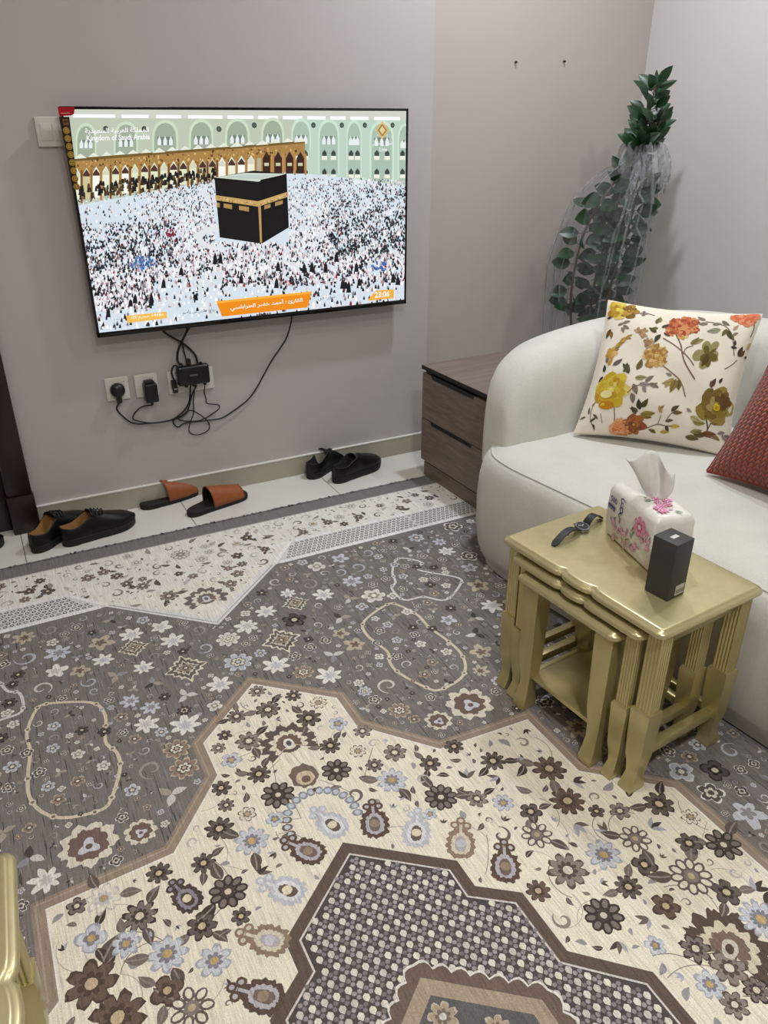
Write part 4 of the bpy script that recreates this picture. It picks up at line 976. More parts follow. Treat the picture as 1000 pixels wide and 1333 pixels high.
def pstem(pts, wd=.012, col=(112, 98, 80), L=1):
    q = catmull([(*uvq(*p), 0) for p in pts], 6); pr.strip([(p.x, p.y) for p in q], wd, L, col)
# yellow rose with leaves at the left
petal_flower(205, 525, .185, [(214, 190, 56), (200, 164, 36), (226, 208, 110), (186, 138, 30)], 7, (232, 220, 120), 4); u, v = uvq(180, 600); pr.polar(u, v, lambda t: .09, 3, (186, 128, 34), 0, 16, 1.2, .7)
u, v = uvq(180, 545); pr.polar(u, v, lambda t: .07, 8, (228, 216, 150), 0, 14, 1.2, .8)
for a in ((270, 440, .10, 60, LFC[0]), (300, 450, .13, 110, LFC[1]), (340, 430, .13, 80, LFC[0]), (330, 470, .12, 10, LFC[3]), (320, 500, .13, -60, MAU[0]), (310, 545, .12, -70, MAU[0]), (350, 500, .12, 0, MAU[1]), (380, 495, .11, 50, MAU[0]), (400, 500, .11, -20, MAU[0]), (370, 510, .09, -60, MAU[1]), (290, 430, .09, 130, LFC[1])): pleaf(*a)
pstem(((290, 545), (340, 510), (440, 500))); pstem(((220, 590), (222, 660), (215, 700))); pstem(((150, 640), (156, 690)), .008)
# yellow flower in the top left corner
petal_flower(250, 95, .13, GOLD, 5, (238, 216, 60)); petal_flower(310, 105, .11, [(150, 108, 40), (170, 126, 50), (120, 84, 34), (186, 140, 70)], 5, (190, 150, 60)); pstem(((330, 130), (385, 118), (440, 135)), .012, (130, 110, 96)); petal_flower(385, 122, .04, MAU, 4, MAU[0], 1)
for a in ((215, 130, .07, 200, (70, 58, 50)), (205, 200, .12, 250, (112, 84, 50)), (245, 185, .07, 20, LFC[2]), (270, 180, .09, 20, LFC[2]), (275, 190, .09, -30, LFC[2]), (265, 200, .08, -60, LFC[2]), (210, 215, .09, 280, (140, 106, 60))): pleaf(*a)
# sprigs down the left edge
for q in range(16): pleaf(200 + q * 6, 330 - q * 5 + rp.uniform(-12, 12), .07, rp.uniform(-20, 80), rp.choice([(186, 146, 60), (196, 164, 84), (150, 126, 60)]), .35)
petal_flower(208, 335, .07, [(206, 164, 76), (190, 142, 56), (222, 186, 110)], 5, (190, 140, 60), 2); pstem(((180, 380), (230, 300), (300, 252)), .010)
for a in ((180, 385, .10, 100, MAU[0]), (215, 400, .12, 40, MAU[2]), (190, 400, .10, 70, (190, 150, 70)), (165, 430, .09, 100, (70, 64, 60)), (160, 450, .08, 240, (80, 70, 64))): pleaf(*a)
for a in ((100, 600, .07, 60, LFC[2]), (85, 640, .09, 100, LFC[0]), (110, 640, .09, -40, LFC[0]), (90, 680, .09, 40, LFC[1]), (70, 650, .08, 200, LFC[0]), (105, 690, .08, -60, LFC[1])): pleaf(*a, .3)
pstem(((105, 600), (95, 660), (115, 725)), .010)
# rust carnation with stalks
for dx, dy, r in ((0, 0, .10), (-30, 10, .08), (45, -15, .085), (20, 35, .07), (-45, 35, .055), (70, 20, .05), (80, -25, .04), (30, -35, .06), (-20, -25, .06)): petal_flower(560 + dx, 200 + dy, r, RUST, 6, (170, 76, 46), 2)
petal_flower(572, 258, .05, [(214, 176, 100), (200, 150, 80), (226, 196, 130)], 5, (206, 160, 90), 1)
pstem(((540, 250), (560, 310), (565, 360), (580, 410), (620, 480)), .016, (120, 98, 84)); pstem(((475, 270), (530, 310), (590, 370), (618, 412)), .014, (130, 108, 94)); pstem(((620, 310), (585, 325), (570, 355)), .012)
for a in ((445, 190, .09, 80, LFC[0]), (465, 180, .08, 100, LFC[3]), (470, 210, .09, 30, LFC[1]), (445, 240, .10, 150, LFC[1]), (465, 250, .11, 250, (76, 74, 58)), (455, 215, .08, 200, LFC[0]), (480, 240, .08, -30, LFC[1]), (605, 300, .14, 30, (160, 146, 100)), (610, 305, .11, 60, (130, 116, 70))): pleaf(*a)
# ochre hydrangea with stalk
for dx, dy, r in ((0, 0, .07), (30, 5, .065), (-25, -5, .06), (15, 30, .06), (-15, 35, .055), (40, 35, .05), (45, -20, .05), (10, -35, .055)): petal_flower(425 + dx, 360 + dy, r, [(206, 166, 92), (190, 146, 66), (222, 190, 128), (166, 118, 60)], 5, (170, 120, 50), 2)
for x, y in ((350, 225), (365, 238), (380, 255), (395, 285), (415, 290), (400, 310), (385, 230)): petal_flower(x, y, .035, [(166, 130, 96), (186, 152, 112), (146, 108, 80)], 4, (170, 130, 90), 1)
pstem(((455, 400), (500, 440), (550, 490), (572, 565)), .014, (136, 108, 90))
for a in ((520, 475, .13, 240, OLIV[3]), (530, 480, .15, 260, (140, 122, 70)), (520, 490, .12, 200, (170, 156, 110)), (545, 480, .12, -80, (120, 104, 60)), (510, 465, .07, 160, MAU[1])): pleaf(*a)
# dark maple leaf
u, v = uvq(690, 340); pr.polar(u, v, lambda t: .19 * (.55 + .45 * abs(math.cos(2.5 * t)) ** .8) * (1.15 if math.sin(t) < 0 else .9), 1, (150, 142, 98), -.3, 44, .8, 1.15); pr.polar(u + .02, v - .04, lambda t: .15 * (.5 + .5 * abs(math.cos(2.5 * t + .4))), 2, (104, 94, 48), 0, 36, .75, 1.15); pr.leaf(u, v - .02, .20, .08, -PI / 2 - .2, (84, 70, 36), 3)
# sprays at the right, orange flower on the corner
for a in ((690, 165, .10, 150, LFC[2]), (700, 185, .10, 190, LFC[2]), (720, 190, .09, 20, LFC[2]), (760, 215, .14, 200, (150, 150, 128)), (770, 160, .10, -30, (120, 116, 100)), (795, 215, .12, -60, LFC[1]), (790, 210, .10, -110, LFC[0]), (805, 235, .09, -50, LFC[0]), (820, 215, .09, 60, (190, 160, 140)), (815, 245, .07, 40, LFC[2]), (805, 305, .07, 0, (76, 68, 66)), (825, 300, .07, 100, (76, 68, 66)), (845, 350, .12, 80, (88, 70, 56)), (850, 350, .10, 60, (100, 80, 56)), (895, 305, .10, 70, (206, 186, 110)), (885, 345, .07, 10, LFC[1])): pleaf(*a)
pstem(((690, 172), (740, 180), (790, 200), (815, 260), (822, 350)), .011); pstem(((770, 420), (810, 395), (840, 368)), .012); pstem(((925, 150), (932, 190), (915, 240)), .012, (90, 80, 70))
for dx, dy, r in ((0, 0, .09), (-35, -5, .07), (35, -20, .07), (-60, -12, .05), (20, 12, .05)): petal_flower(895 + dx, 146 + dy, r, [(224, 122, 88), (232, 150, 116), (206, 98, 66)], 5, (210, 100, 70), 2)
# olive bloom low on the right
petal_flower(720, 605, .20, [(136, 116, 44), (112, 88, 36), (166, 148, 84), (150, 126, 60)], 5, (222, 200, 66), 3); petal_flower(760, 580, .10, [(104, 72, 34), (120, 86, 40), (96, 66, 34)], 4, (110, 80, 40), 2, 4); u, v = uvq(722, 615); pr.polar(u, v, lambda t: .045, 12, (210, 186, 50), 0, 12); pr.polar(u, v, lambda t: .022, 13, (170, 140, 50), 0, 10)
for a in ((702, 515, .10, 80, (96, 72, 60)), (700, 520, .08, 110, (110, 84, 66)), (738, 495, .07, 70, (80, 64, 60)), (590, 660, .12, -20, (176, 166, 120)), (600, 685, .13, 0, (150, 136, 80)), (585, 740, .12, 20, LFC[3]), (560, 765, .14, 0, LFC[0]), (600, 750, .14, 10, (104, 92, 60)), (640, 745, .15, 10, (126, 90, 64)), (690, 750, .10, -20, (150, 120, 90)), (655, 655, .10, -10, (96, 88, 56)), (680, 660, .09, 10, (110, 96, 60)), (720, 740, .09, 20, MAU[1]), (745, 740, .09, -40, MAU[1]), (755, 745, .09, 0, MAU[0]), (575, 620, .07, -30, MAU[1]), (690, 690, .08, 0, (90, 76, 64))): pleaf(*a)
pstem(((700, 545), (705, 520)), .012, (90, 70, 60)); pstem(((668, 670), (672, 720), (660, 745)), .016, (70, 60, 52)); pstem(((690, 690), (672, 722)), .012, (70, 60, 52)); pstem(((560, 768), (640, 755), (700, 765)), .010)
# orange group along the bottom
petal_flower(250, 725, .12, [(222, 140, 90), (206, 112, 66), (232, 166, 120)], 6, (210, 120, 60), 2); petal_flower(315, 705, .12, [(140, 72, 40), (166, 96, 46), (120, 60, 38)], 6, (206, 150, 60), 3); petal_flower(250, 690, .05, [(226, 156, 110), (214, 140, 96), (232, 176, 136)], 4, (220, 150, 100), 1)
for a in ((350, 620, .12, 60, (80, 76, 50)), (350, 630, .12, 110, (70, 66, 48)), (370, 620, .10, 80, (96, 90, 54)), (340, 640, .10, 160, (96, 92, 60)), (350, 650, .15, 10, (150, 136, 70)), (355, 655, .11, -10, (126, 112, 56)), (330, 650, .10, 130, LFC[1]), (440, 640, .08, 60, (166, 130, 80)), (455, 650, .09, 120, (190, 160, 110)), (500, 640, .10, 50, (96, 84, 60)), (505, 645, .10, 10, (120, 98, 66)), (470, 690, .08, 20, LFC[0]), (490, 715, .10, 10, (206, 180, 90)), (440, 745, .09, 10, (190, 160, 80)), (420, 750, .09, 160, (120, 104, 60)), (470, 710, .08, -60, LFC[1])): pleaf(*a)
pstem(((375, 725), (430, 705), (470, 712), (500, 712)), .012); pstem(((432, 705), (450, 660)), .010); pstem(((470, 690), (500, 650), (525, 650)), .010)
o = pr.mb.build('floral_print', attr_mat('cloth_print', .85, spec=.1), fc, smooth=True, angle=180)

# red knitted cushion at the right
k = N('brick_red_knit'); tc = k.new('ShaderNodeUVMap'); 
def mth(op, a, b_=None, c_=None):
    n = k.new('ShaderNodeMath', operation=op)
    for i, q in enumerate((a, b_, c_)):
        if q is None: continue
        if isinstance(q, (int, float)): n.inputs[i].default_value = q
        else: k.link(q, n.inputs[i])
    return n.outputs[0]
sx = k.new('ShaderNodeSeparateXYZ'); k.link(tc.outputs[0], sx.inputs[0])
u_ = mth('MULTIPLY', sx.outputs[0], 26.0); vv = mth('MULTIPLY', sx.outputs[1], 33.0)
zig = mth('ABSOLUTE', mth('SUBTRACT', mth('FRACT', u_), .5))
ph = mth('ADD', vv, mth('MULTIPLY', zig, 1.3))
row_ = mth('ABSOLUTE', mth('SINE', mth('MULTIPLY', ph, PI))); colm = mth('ABSOLUTE', mth('SINE', mth('MULTIPLY', u_, PI)))
hgt = mth('MULTIPLY', mth('POWER', row_, .6), mth('ADD', .35, mth('MULTIPLY', colm, .65)))
k.base(k.mul(k.ramp(hgt, [(0.1, rgb((100, 44, 34))), (0.8, rgb((150, 72, 55)))]), k.ramp(k.noise(k.coord(), 60, 3), [(0.3, (.85, .85, .85, 1)), (0.7, (1.12, 1.05, 1.02, 1))])))
k.set(Roughness=.9); k.p.inputs['Specular IOR Level'].default_value = .15; k.p.inputs['Sheen Weight'].default_value = .3; k.bump(hgt, .9, .006); m_knit = k.m
rO = Vector((1.992, 1.215, .640)); rb = Vector((.03, -.235, 0)); ru = Vector((.125, .016, .195))
rf = offs(cushion_fn(rO, rb, ru, .098), rO)
rc = thing('knitted_cushion', 'brick red chunky knitted cushion at the right edge on the sofa seat', 'cushion', rO)
b, e = cushion_mesh(rf, 30); o = b.build('cover', m_knit, rc, angle=180)
uv = o.data.uv_layers.new(name='UVMap'); nn = 31 * 31
for lp in o.data.loops:
    i = lp.vertex_index % nn; uv.data[lp.index].uv = ((i % 31) / 30, (i // 31) / 30)
b = MB(); b.tube(e + e[:1], .005, 8); b.build('seam', flat_mat('brick_red_yarn', (120, 52, 40), .9), rc)

# ================================================================== NEST OF GOLD TABLES
def gold(name, c):
    k = N(name); v = k.coord(); f = k.noise(k.coord((30, 30, 5)), 1.5, 5)
    k.base(k.ramp(f, [(0.3, tuple(x * .90 for x in rgb(c)[:3]) + (1,)), (0.7, rgb(c))])); k.set(Roughness=.30, Metallic=.55); k.p.inputs['Coat Weight'].default_value = .25; k.p.inputs['Coat Roughness'].default_value = .25
    k.bump(k.noise(v, 300, 3), .05, .001); return k.m
m_gold = gold('gold_paint', (194, 181, 128)); m_goldt = gold('gold_paint_top', (202, 191, 145))
def table_top(L, W, H, scallop, over=0.0):
    P = []; rc_ = .022
    for k_ in range(81):                                   # front edge, along x = -W/2, from +y to -y
        t = k_ / 80; y = L / 2 - rc_ - t * (L - 2 * rc_); u = .5 - t; x = -W / 2
        if scallop: x += .0085 * (math.exp(-abs(u - .10) / .022) + math.exp(-abs(u + .10) / .022)) - .002 * math.exp(-(u / .06) ** 2)
        P.append((x, y))
    for cx, cy, a0 in ((-W / 2 + rc_, -L / 2 + rc_, 180), (W / 2 - rc_, -L / 2 + rc_, 270), (W / 2 - rc_, L / 2 - rc_, 0), (-W / 2 + rc_, L / 2 - rc_, 90)):
        if a0 == 270:
            for k_ in range(1, 20):
                t = k_ / 20; x = -W / 2 + rc_ + t * (W - 2 * rc_); u = t - .5; P.append((x, -L / 2 + 0))
        if a0 == 90:
            for k_ in range(1, 20):
                t = k_ / 20; x = W / 2 - rc_ - t * (W - 2 * rc_); u = .5 - t; P.append((x, L / 2 - 0))
        for q in range(1, 7): a = R(a0 + q * 15 - 7.5); P.append((cx + rc_ * math.cos(a), cy + rc_ * math.sin(a)))
    P = ccw(P); T = .024; z = H - T
    rings = []
    for d, zz in ((.022, z - .004), (.016, z), (.013, z + .001), (.006, z + .003), (.001, z + .007), (0, z + .011), (.001, z + .015), (.005, z + .0185), (.009, z + .0195), (.0105, z + .0215), (.014, z + .0235), (.017, z + .024)):
        rings.append([(p[0], p[1], zz) for p in offset_poly(P, d)])
    b = MB(); b.loft(rings); return b
def table_leg(fx, y, H, kick, fluted, wd=.044, dp=.040):
    """fx: leg's outer x face centre; kick: direction the foot flares"""
    b = MB(); zt = H - .026; zf = H * .50
    def sec(z, x0, x1, y0, y1): return [(x0, y0, z), (x1, y0, z), (x1, y1, z), (x0, y1, z)]
    rings = []
    tb = zf if fluted else zt
    for t, dx, dw, dd in ((0, .007, -.004, .003), (.03, .0062, -.003, .002), (.10, .003, -.005, -.003), (.18, .000, -.007, -.006), (.28, -.001, -.005, -.005), (.42, .000, -.001, -.001), (.80, 0, .002, .002), (.97, 0, .003, .003), (1, 0, .000, .000)):
        z = t * tb; w2 = (wd + dw * 2) / 2; d2 = (dp + dd * 2) / 2; x = fx + kick * dx
        rings.append(sec(z, x - d2, x + d2, y - w2, y + w2))
    b.loft(rings)
    if fluted:
        # reeded upper shaft: the outline of the shaft carries the flutes
        prof = []; w2 = wd / 2 - .002; d2 = dp / 2 - .002; n = 5
        def side(p0, p1, nx, ny):
            for k_ in range(n * 6):
                t = k_ / (n * 6); d = -.0030 * abs(math.sin(PI * n * t)) ** .8 if 0 else .0022 * abs(math.sin(PI * n * t)) - .0022
                prof.append((p0[0] + (p1[0] - p0[0]) * t + nx * d, p0[1] + (p1[1] - p0[1]) * t + ny * d))
        side((-d2, -w2), (d2, -w2), 0, -1); side((d2, -w2), (d2, w2), 1, 0); side((d2, w2), (-d2, w2), 0, 1); side((-d2, w2), (-d2, -w2), -1, 0)
        b.loft([[(fx + p[0], y + p[1], z) for p in prof] for z in (zf - .001, zt)])
    return b
def nest_table(name, label, L, W, H, loc, rz, scallop, fluted, shelf, group, legy, wd=.044):
    t = thing(name, label, 'nesting table', loc, rz, group)
    table_top(L, W, H, scallop).build('top', m_goldt, t, angle=50)
    xf = -W / 2 + .040; xb = W / 2 - .040
    for sy in (1, -1):
        table_leg(xf, sy * legy, H, -1, fluted, wd).build('leg', m_gold, t, angle=35)
        table_leg(xb, sy * legy, H, 1, fluted, wd).build('leg', m_gold, t, angle=35)
        b = MB(); b.box((xf + .015, sy * legy - .011, H * .19), (xb - .012, sy * legy + .011, H * .19 + .022), 0, .002); b.build('stretcher', m_gold, t)
        b = MB(); b.box((xf + .018, sy * legy - .010, H - .055), (xb - .015, sy * legy + .010, H - .024), 0, .002); b.build('side_apron', m_gold, t)
    b = MB(); b.box((xb - .010, -legy, H - .055), (xb + .010, legy, H - .024), 0, .002); b.build('back_apron', m_gold, t)
    if shelf:
        b = MB(); b.box((xf - .006, -legy + .012, H * .235), (xb, legy - .012, H * .235 + .012), 0, .002); b.build('shelf', m_gold, t)
    else:
        b = MB(); b.box((xb - .009, -legy + .01, H * .19), (xb + .009, legy - .01, H * .19 + .022), 0, .002); b.build('back_stretcher', m_gold, t)
    return t
TC = Vector((1.23, 1.13, ZR)); TA = R(5)
def tloc(x, y): return (TC.x + x * math.cos(TA) - y * math.sin(TA), TC.y + x * math.sin(TA) + y * math.cos(TA), ZR)
TH = .452
nest_table('nesting_table', 'largest gold nesting table beside sofa carrying tissue pack and watch', .500, .342, TH, tloc(0, 0), TA, True, True, False, 'nest of gold tables', .217)
nest_table('nesting_table', 'middle gold nesting table with wavy edge tucked under the largest', .404, .312, TH - .030, tloc(-.021, .002), TA, True, True, False, 'nest of gold tables', .168, .038)
nest_table('nesting_table', 'smallest gold nesting table with lower shelf and straight front edge', .318, .285, TH - .060, tloc(-.046, .010), TA, False, False, True, 'nest of gold tables', .117, .046)
nest_table('nesting_table', 'gold table cut off at the lower left of the rug', .500, .342, TH, (-.291, .687, ZR), PI - R(3), True, True, False, None, .217)

# ================================================================== ON THE TABLE
ZT = ZR + TH + .0006
# tissue pack
tp = thing('tissue_pack', 'white soft pack of tissues with pink flowers on the gold table', 'tissue pack', (0, 0, 0))
A = onz(786, 692, ZT); B = onz(846, 749, ZT); dirb = (B - A); dirb.z = 0; dirb.normalize()
PL, PW, PH = .205, .100, .140
nrm = Vector((-dirb.y, dirb.x, 0)); 
if nrm.x < 0: nrm = -nrm
tp.location = A + dirb * (PL / 2) + nrm * (PW / 2)
tp.rotation_euler = (0, 0, math.atan2(dirb.y, dirb.x))      # x along the long side, +y away from the room
TS = 1 if (Matrix.Rotation(tp.rotation_euler.z, 3, 'Z') @ Vector((0, 1, 0))).dot(nrm) > 0 else -1
k = N('tissue_wrap'); k.base(k.ramp(k.noise(k.coord(), 20, 3), [(0.3, rgb((222, 218, 210))), (0.7, rgb((236, 233, 227)))])); k.set(Roughness=.28); k.bump(k.noise(k.coord((14, 40, 40)), 1.0, 4), .35, .006); m_wrap = k.m
def pack_pt(u, v, d=0.0):
    """front face (room side), u -1..1 along, v 0..1 up"""
    bul = .004 * (1 - u * u) * math.sin(PI * min(1, v)); return Vector((u * PL / 2 * (1 - .02 * v), -TS * (PW / 2 + bul + d), v * PH))
rings = []
for z, ins in ((0, .008), (.004, .002), (.012, 0), (.06, -.003), (.118, -.001), (.130, .003), (.137, .010), (.140, .020)):
    rg = []
    hx, hy = PL / 2 - ins * .8, PW / 2 - ins; r = .010
    for cx, cy, a0 in ((hx - r, hy - r, 0), (-hx + r, hy - r, 90), (-hx + r, -hy + r, 180), (hx - r, -hy + r, 270)):
        for q in range(5): a = R(a0 + q * 22.5); rg.append((cx + r * math.cos(a), cy + r * math.sin(a), z + .003 * math.sin(cx * 60 + cy * 30) * (z > .12)))
    rings.append(rg)
b = MB(); b.loft(rings); b.build('wrapper', m_wrap, tp, angle=60)
pc = Canvas(lambda u, v, h: Vector((u, -TS * (PW / 2 + .0042 + h), v)), .0003)
SGN = 1
def pp(pts, L, c): pc.poly(pts, L, c)
NAVY = (42, 40, 96)
def wt(st, x, y, hgt, L, c, bold=.03, rot=0):
    polys, asp = text_polys(st, bold); wd = hgt * asp; ca, sa = math.cos(rot), math.sin(rot)
    for p in polys: pc.poly([(x + (a * wd) * ca - (b_ * hgt) * sa, y + (a * wd) * sa + (b_ * hgt) * ca) for a, b_ in p], L, c)
wt('500', -.084, .096, .015, 1, NAVY); pp([(-.092, .078), (-.060, .075), (-.060, .086), (-.092, .089)], 1, NAVY); [pp([(-.089 + q * .0055, .0800 - q * .0005), (-.0855 + q * .0055, .0797 - q * .0005), (-.0855 + q * .0055, .0832 - q * .0005), (-.089 + q * .0055, .0835 - q * .0005)], 2, (190, 190, 214)) for q in range(5)]

for ox_, oy_, a0_, n_ in ((-.034, .078, .6, 11), (-.033, .094, -.4, 16), (-.031, .106, .8, 12)): pc.strip([(ox_ + .0062 * math.cos(a0_ + a * .42), oy_ + .0070 * math.sin(a0_ + a * .42)) for a in range(n_)], .0032, 1, NAVY); pc.strip([(-.030 + .009 * math.cos(a * .5), .118 + .006 * math.sin(a * .5)) for a in range(10)], .003, 1, NAVY)
rq = random.Random(3)
for q in range(46):
    x = rq.uniform(-.07, .095); y = rq.uniform(.006, .058) + max(0, x) * .5; c = rq.choice([(206, 110, 150), (226, 150, 184), (176, 90, 130), (214, 186, 204), (150, 120, 130)])
    if rq.random() < .5: pc.flower(x, y, rq.uniform(.005, .010), 5, (c, (236, 190, 210), c, (240, 226, 200)), q, 1)
    else: pc.leaf(x, y, rq.uniform(.010, .020), .005, rq.uniform(.5, 2.6), rq.choice([(120, 140, 110), (150, 150, 160), (186, 130, 160), (130, 120, 130), c]), 1)
pc.flower(.052, .092, .026, 7, ((222, 130, 170), (234, 160, 196), (206, 96, 146), (250, 220, 230)), 0, 4)
pc.mb.build('pack_print', attr_mat('pack_ink', .35, spec=.3), tp, smooth=False)
pt = Canvas(lambda u, v, h: Vector((u, v, PH + .0008 + h)), .0003)
for q in range(26):
    x = rq.uniform(.0, .085); y = rq.uniform(-.032, .032)
    pt.flower(x, y, rq.uniform(.006, .012), 6, ((214, 120, 160), (232, 160, 196), (196, 90, 140), (250, 224, 232)), q, 1) if rq.random() < .5 else pt.leaf(x, y, .02, .007, rq.random() * 6, rq.choice([(130, 160, 130), (180, 190, 180), (226, 190, 206)]), 1)
pt.mb.build('top_print', attr_mat('pack_ink_top', .35, spec=.3), tp, smooth=False)
pn = Canvas(lambda u, v, h: Vector((u, v, PH + .0008 + h)), .0003); 
for q in range(4): pn.strip([(-.068 + q * .0095 + .0042 * math.cos(q + a * .5), .002 + .0050 * math.sin(q + a * .5)) for a in range(11)], .0022, 1, NAVY)
pn.mb.build('top_lettering', bpy.data.materials['pack_ink_top'], tp, smooth=False)
# the pulled tissue: a folded, flaring sheet
rows = []
for i in range(15):
    t = i / 14; rows.append([])
    for j in range(29):
        s_ = j / 28 * 2 - 1; wd = .014 + .062 * t ** .8 * (1 - .1 * t)
        x = s_ * wd * (1.0 - .2 * abs(s_) * t) - .022 * t ** 1.5 + .004 * math.sin(7 * s_ + 5 * t) * t
        y = .014 * t ** .6 * math.sin(5.5 * s_ + 1.5 * t) + .006 * math.sin(11 * s_) * t + .010 * t * t
        z = PH - .004 + .100 * t - .014 * t * s_ * s_ + .010 * t * t * math.cos(4 * s_ + .5) - .016 * t ** 3 * max(0, s_)
        ca_, sa_ = math.cos(R(50)), math.sin(R(50)) * TS; rows[-1].append((.012 + x * ca_ - y * sa_, x * sa_ + y * ca_, z))
k = N('tissue_paper'); k.base(k.ramp(k.noise(k.coord(), 60, 3), [(0.3, rgb((232, 230, 226))), (0.7, rgb((246, 245, 242)))])); k.set(Roughness=.9)
tr = k.new('ShaderNodeBsdfTranslucent'); tr.inputs[0].default_value = rgb((240, 238, 234)); mx = k.new('ShaderNodeMixShader'); mx.inputs[0].default_value = .4
k.link(k.p.outputs[0], mx.inputs[1]); k.link(tr.outputs[0], mx.inputs[2]); k.link(mx.outputs[0], k.out.inputs[0]); m_tis = k.m
b = MB(); b.quad_grid(rows); o = b.build('pulled_tissue', m_tis, tp, angle=180)
md = o.modifiers.new('thickness', 'SOLIDIFY'); md.thickness = .0006
# dark box
q0 = onz(869, 783, ZT); q1 = onz(838, 768, ZT); q2 = onz(891, 772, ZT)
bx = thing('perfume_box', 'tall dark grey carton standing in front of the tissue pack', 'box', (q0 + q1 + q2 + (q1 + q2 - q0)) / 4)
ang = math.atan2((q2 - q0).y, (q2 - q0).x); bx.rotation_euler = (0, 0, ang)
wx, wy, hz = (q2 - q0).length, (q1 - q0).length, .136
m_carton = flat_mat('charcoal_carton', (58, 57, 58), .55, var=.05, scale=80, bump=.05)
b = MB(); b.box((-wx / 2, -wy / 2, 0), (wx / 2, wy / 2, hz), 0, .0012); b.build('carton', m_carton, bx)
m_lab = flat_mat('paper_label', (198, 192, 180), .6); m_ink = flat_mat('label_ink', (110, 104, 98), .6)
b = MB(); b.box((-wx * .10, -wy / 2 - .0006, .006), (wx * .42, -wy / 2, .030), 0); lb = b.build('price_label', m_lab, bx, smooth=False)
b = MB()
for q in range(7): b.box((-wx * .06 + q * .0040, -wy / 2 - .0009, .010), (-wx * .06 + q * .0040 + .002, -wy / 2 - .0005, .020), 0)
o = b.build('print_lines', m_ink, lb, smooth=False)
b = MB(); b.box((-.010, -.006, hz), (.010, .004, hz + .0006), 0); b.build('lid_sticker', flat_mat('pale_sticker', (206, 204, 200), .5), bx, smooth=False)
# wristwatch lying with its strap arched
w0 = onz(722, 712, ZT); w1 = onz(757, 690, ZT); w2 = onz(785, 676, ZT)
wt_ = thing('wristwatch', 'black strapped wristwatch lying open on the gold table', 'watch', (w1.x, w1.y, ZT), math.atan2((w2 - w0).y, (w2 - w0).x))
m_strap = flat_mat('black_strap', (17, 17, 19), .5, bump=.15); m_steel = flat_mat('steel', (150, 150, 154), .25, 1.0)
def strap(x0, x1, hgt, w_a, w_b):
    top, bot = [], []; n = 12; rings = []
    for i in range(n + 1):
        t = i / n; x = x0 + (x1 - x0) * t; z = .0065 * (1 - t) + hgt * math.sin(PI * t ** .85) + .0016; wv = w_a + (w_b - w_a) * t
        if i == n: wv *= .55
        rings.append([(x, -wv / 2, z - .0014), (x, wv / 2, z - .0014), (x, wv / 2, z + .0014), (x, -wv / 2, z + .0014)])
    b = MB(); b.loft(rings); return b
La, Lb = (w1 - w0).length, (w2 - w1).length
strap(-.017, -La, .016, .021, .018).build('strap', m_strap, wt_, angle=50)
strap(.017, Lb, .020, .021, .018).build('strap', m_strap, wt_, angle=50)
b = MB(); Mw = Matrix.Translation((0, 0, .004)) @ Matrix.Rotation(R(10), 4, 'X'); b.lathe([(.002, .0), (.017, .0), (.0195, .002), (.0195, .007), (.0180, .009), (.0155, .0092), (.002, .0092)], 28, M=Mw); case = b.build('watch_case', m_steel, wt_)
b = MB(); b.lathe([(.001, .0088), (.0150, .0088), (.0150, .0094), (.001, .0094)], 28, M=Mw); b.build('dial', flat_mat('dark_dial', (24, 28, 34), .15), case)
b = MB(); b.box((-.0006, -.001, .0095), (.0006, .011, .0099), 0, 0, M=Mw @ Matrix.Rotation(R(50), 4, 'Z')); b.build('hand', flat_mat('pale_hand', (210, 210, 206), .4), case, smooth=False)
b = MB(); b.box((-.0006, -.001, .0096), (.0006, .008, .0100), 0, 0, M=Mw @ Matrix.Rotation(R(-70), 4, 'Z')); b.build('hand', bpy.data.materials['pale_hand'], case, smooth=False)
b = MB(); b.tube([(0, .019, .0085), (0, .0235, .0085)], .0025, 10); b.build('crown', m_steel, case)
b = MB()
for P in (((-La * .70, -.011, .0), (-La * .70, .011, .0)),): b.box((-La * .62 - .002, -.012, .0165), (-La * .62 + .002, .012, .0200), 0, .001)
b.build('strap_loop', m_strap, wt_)

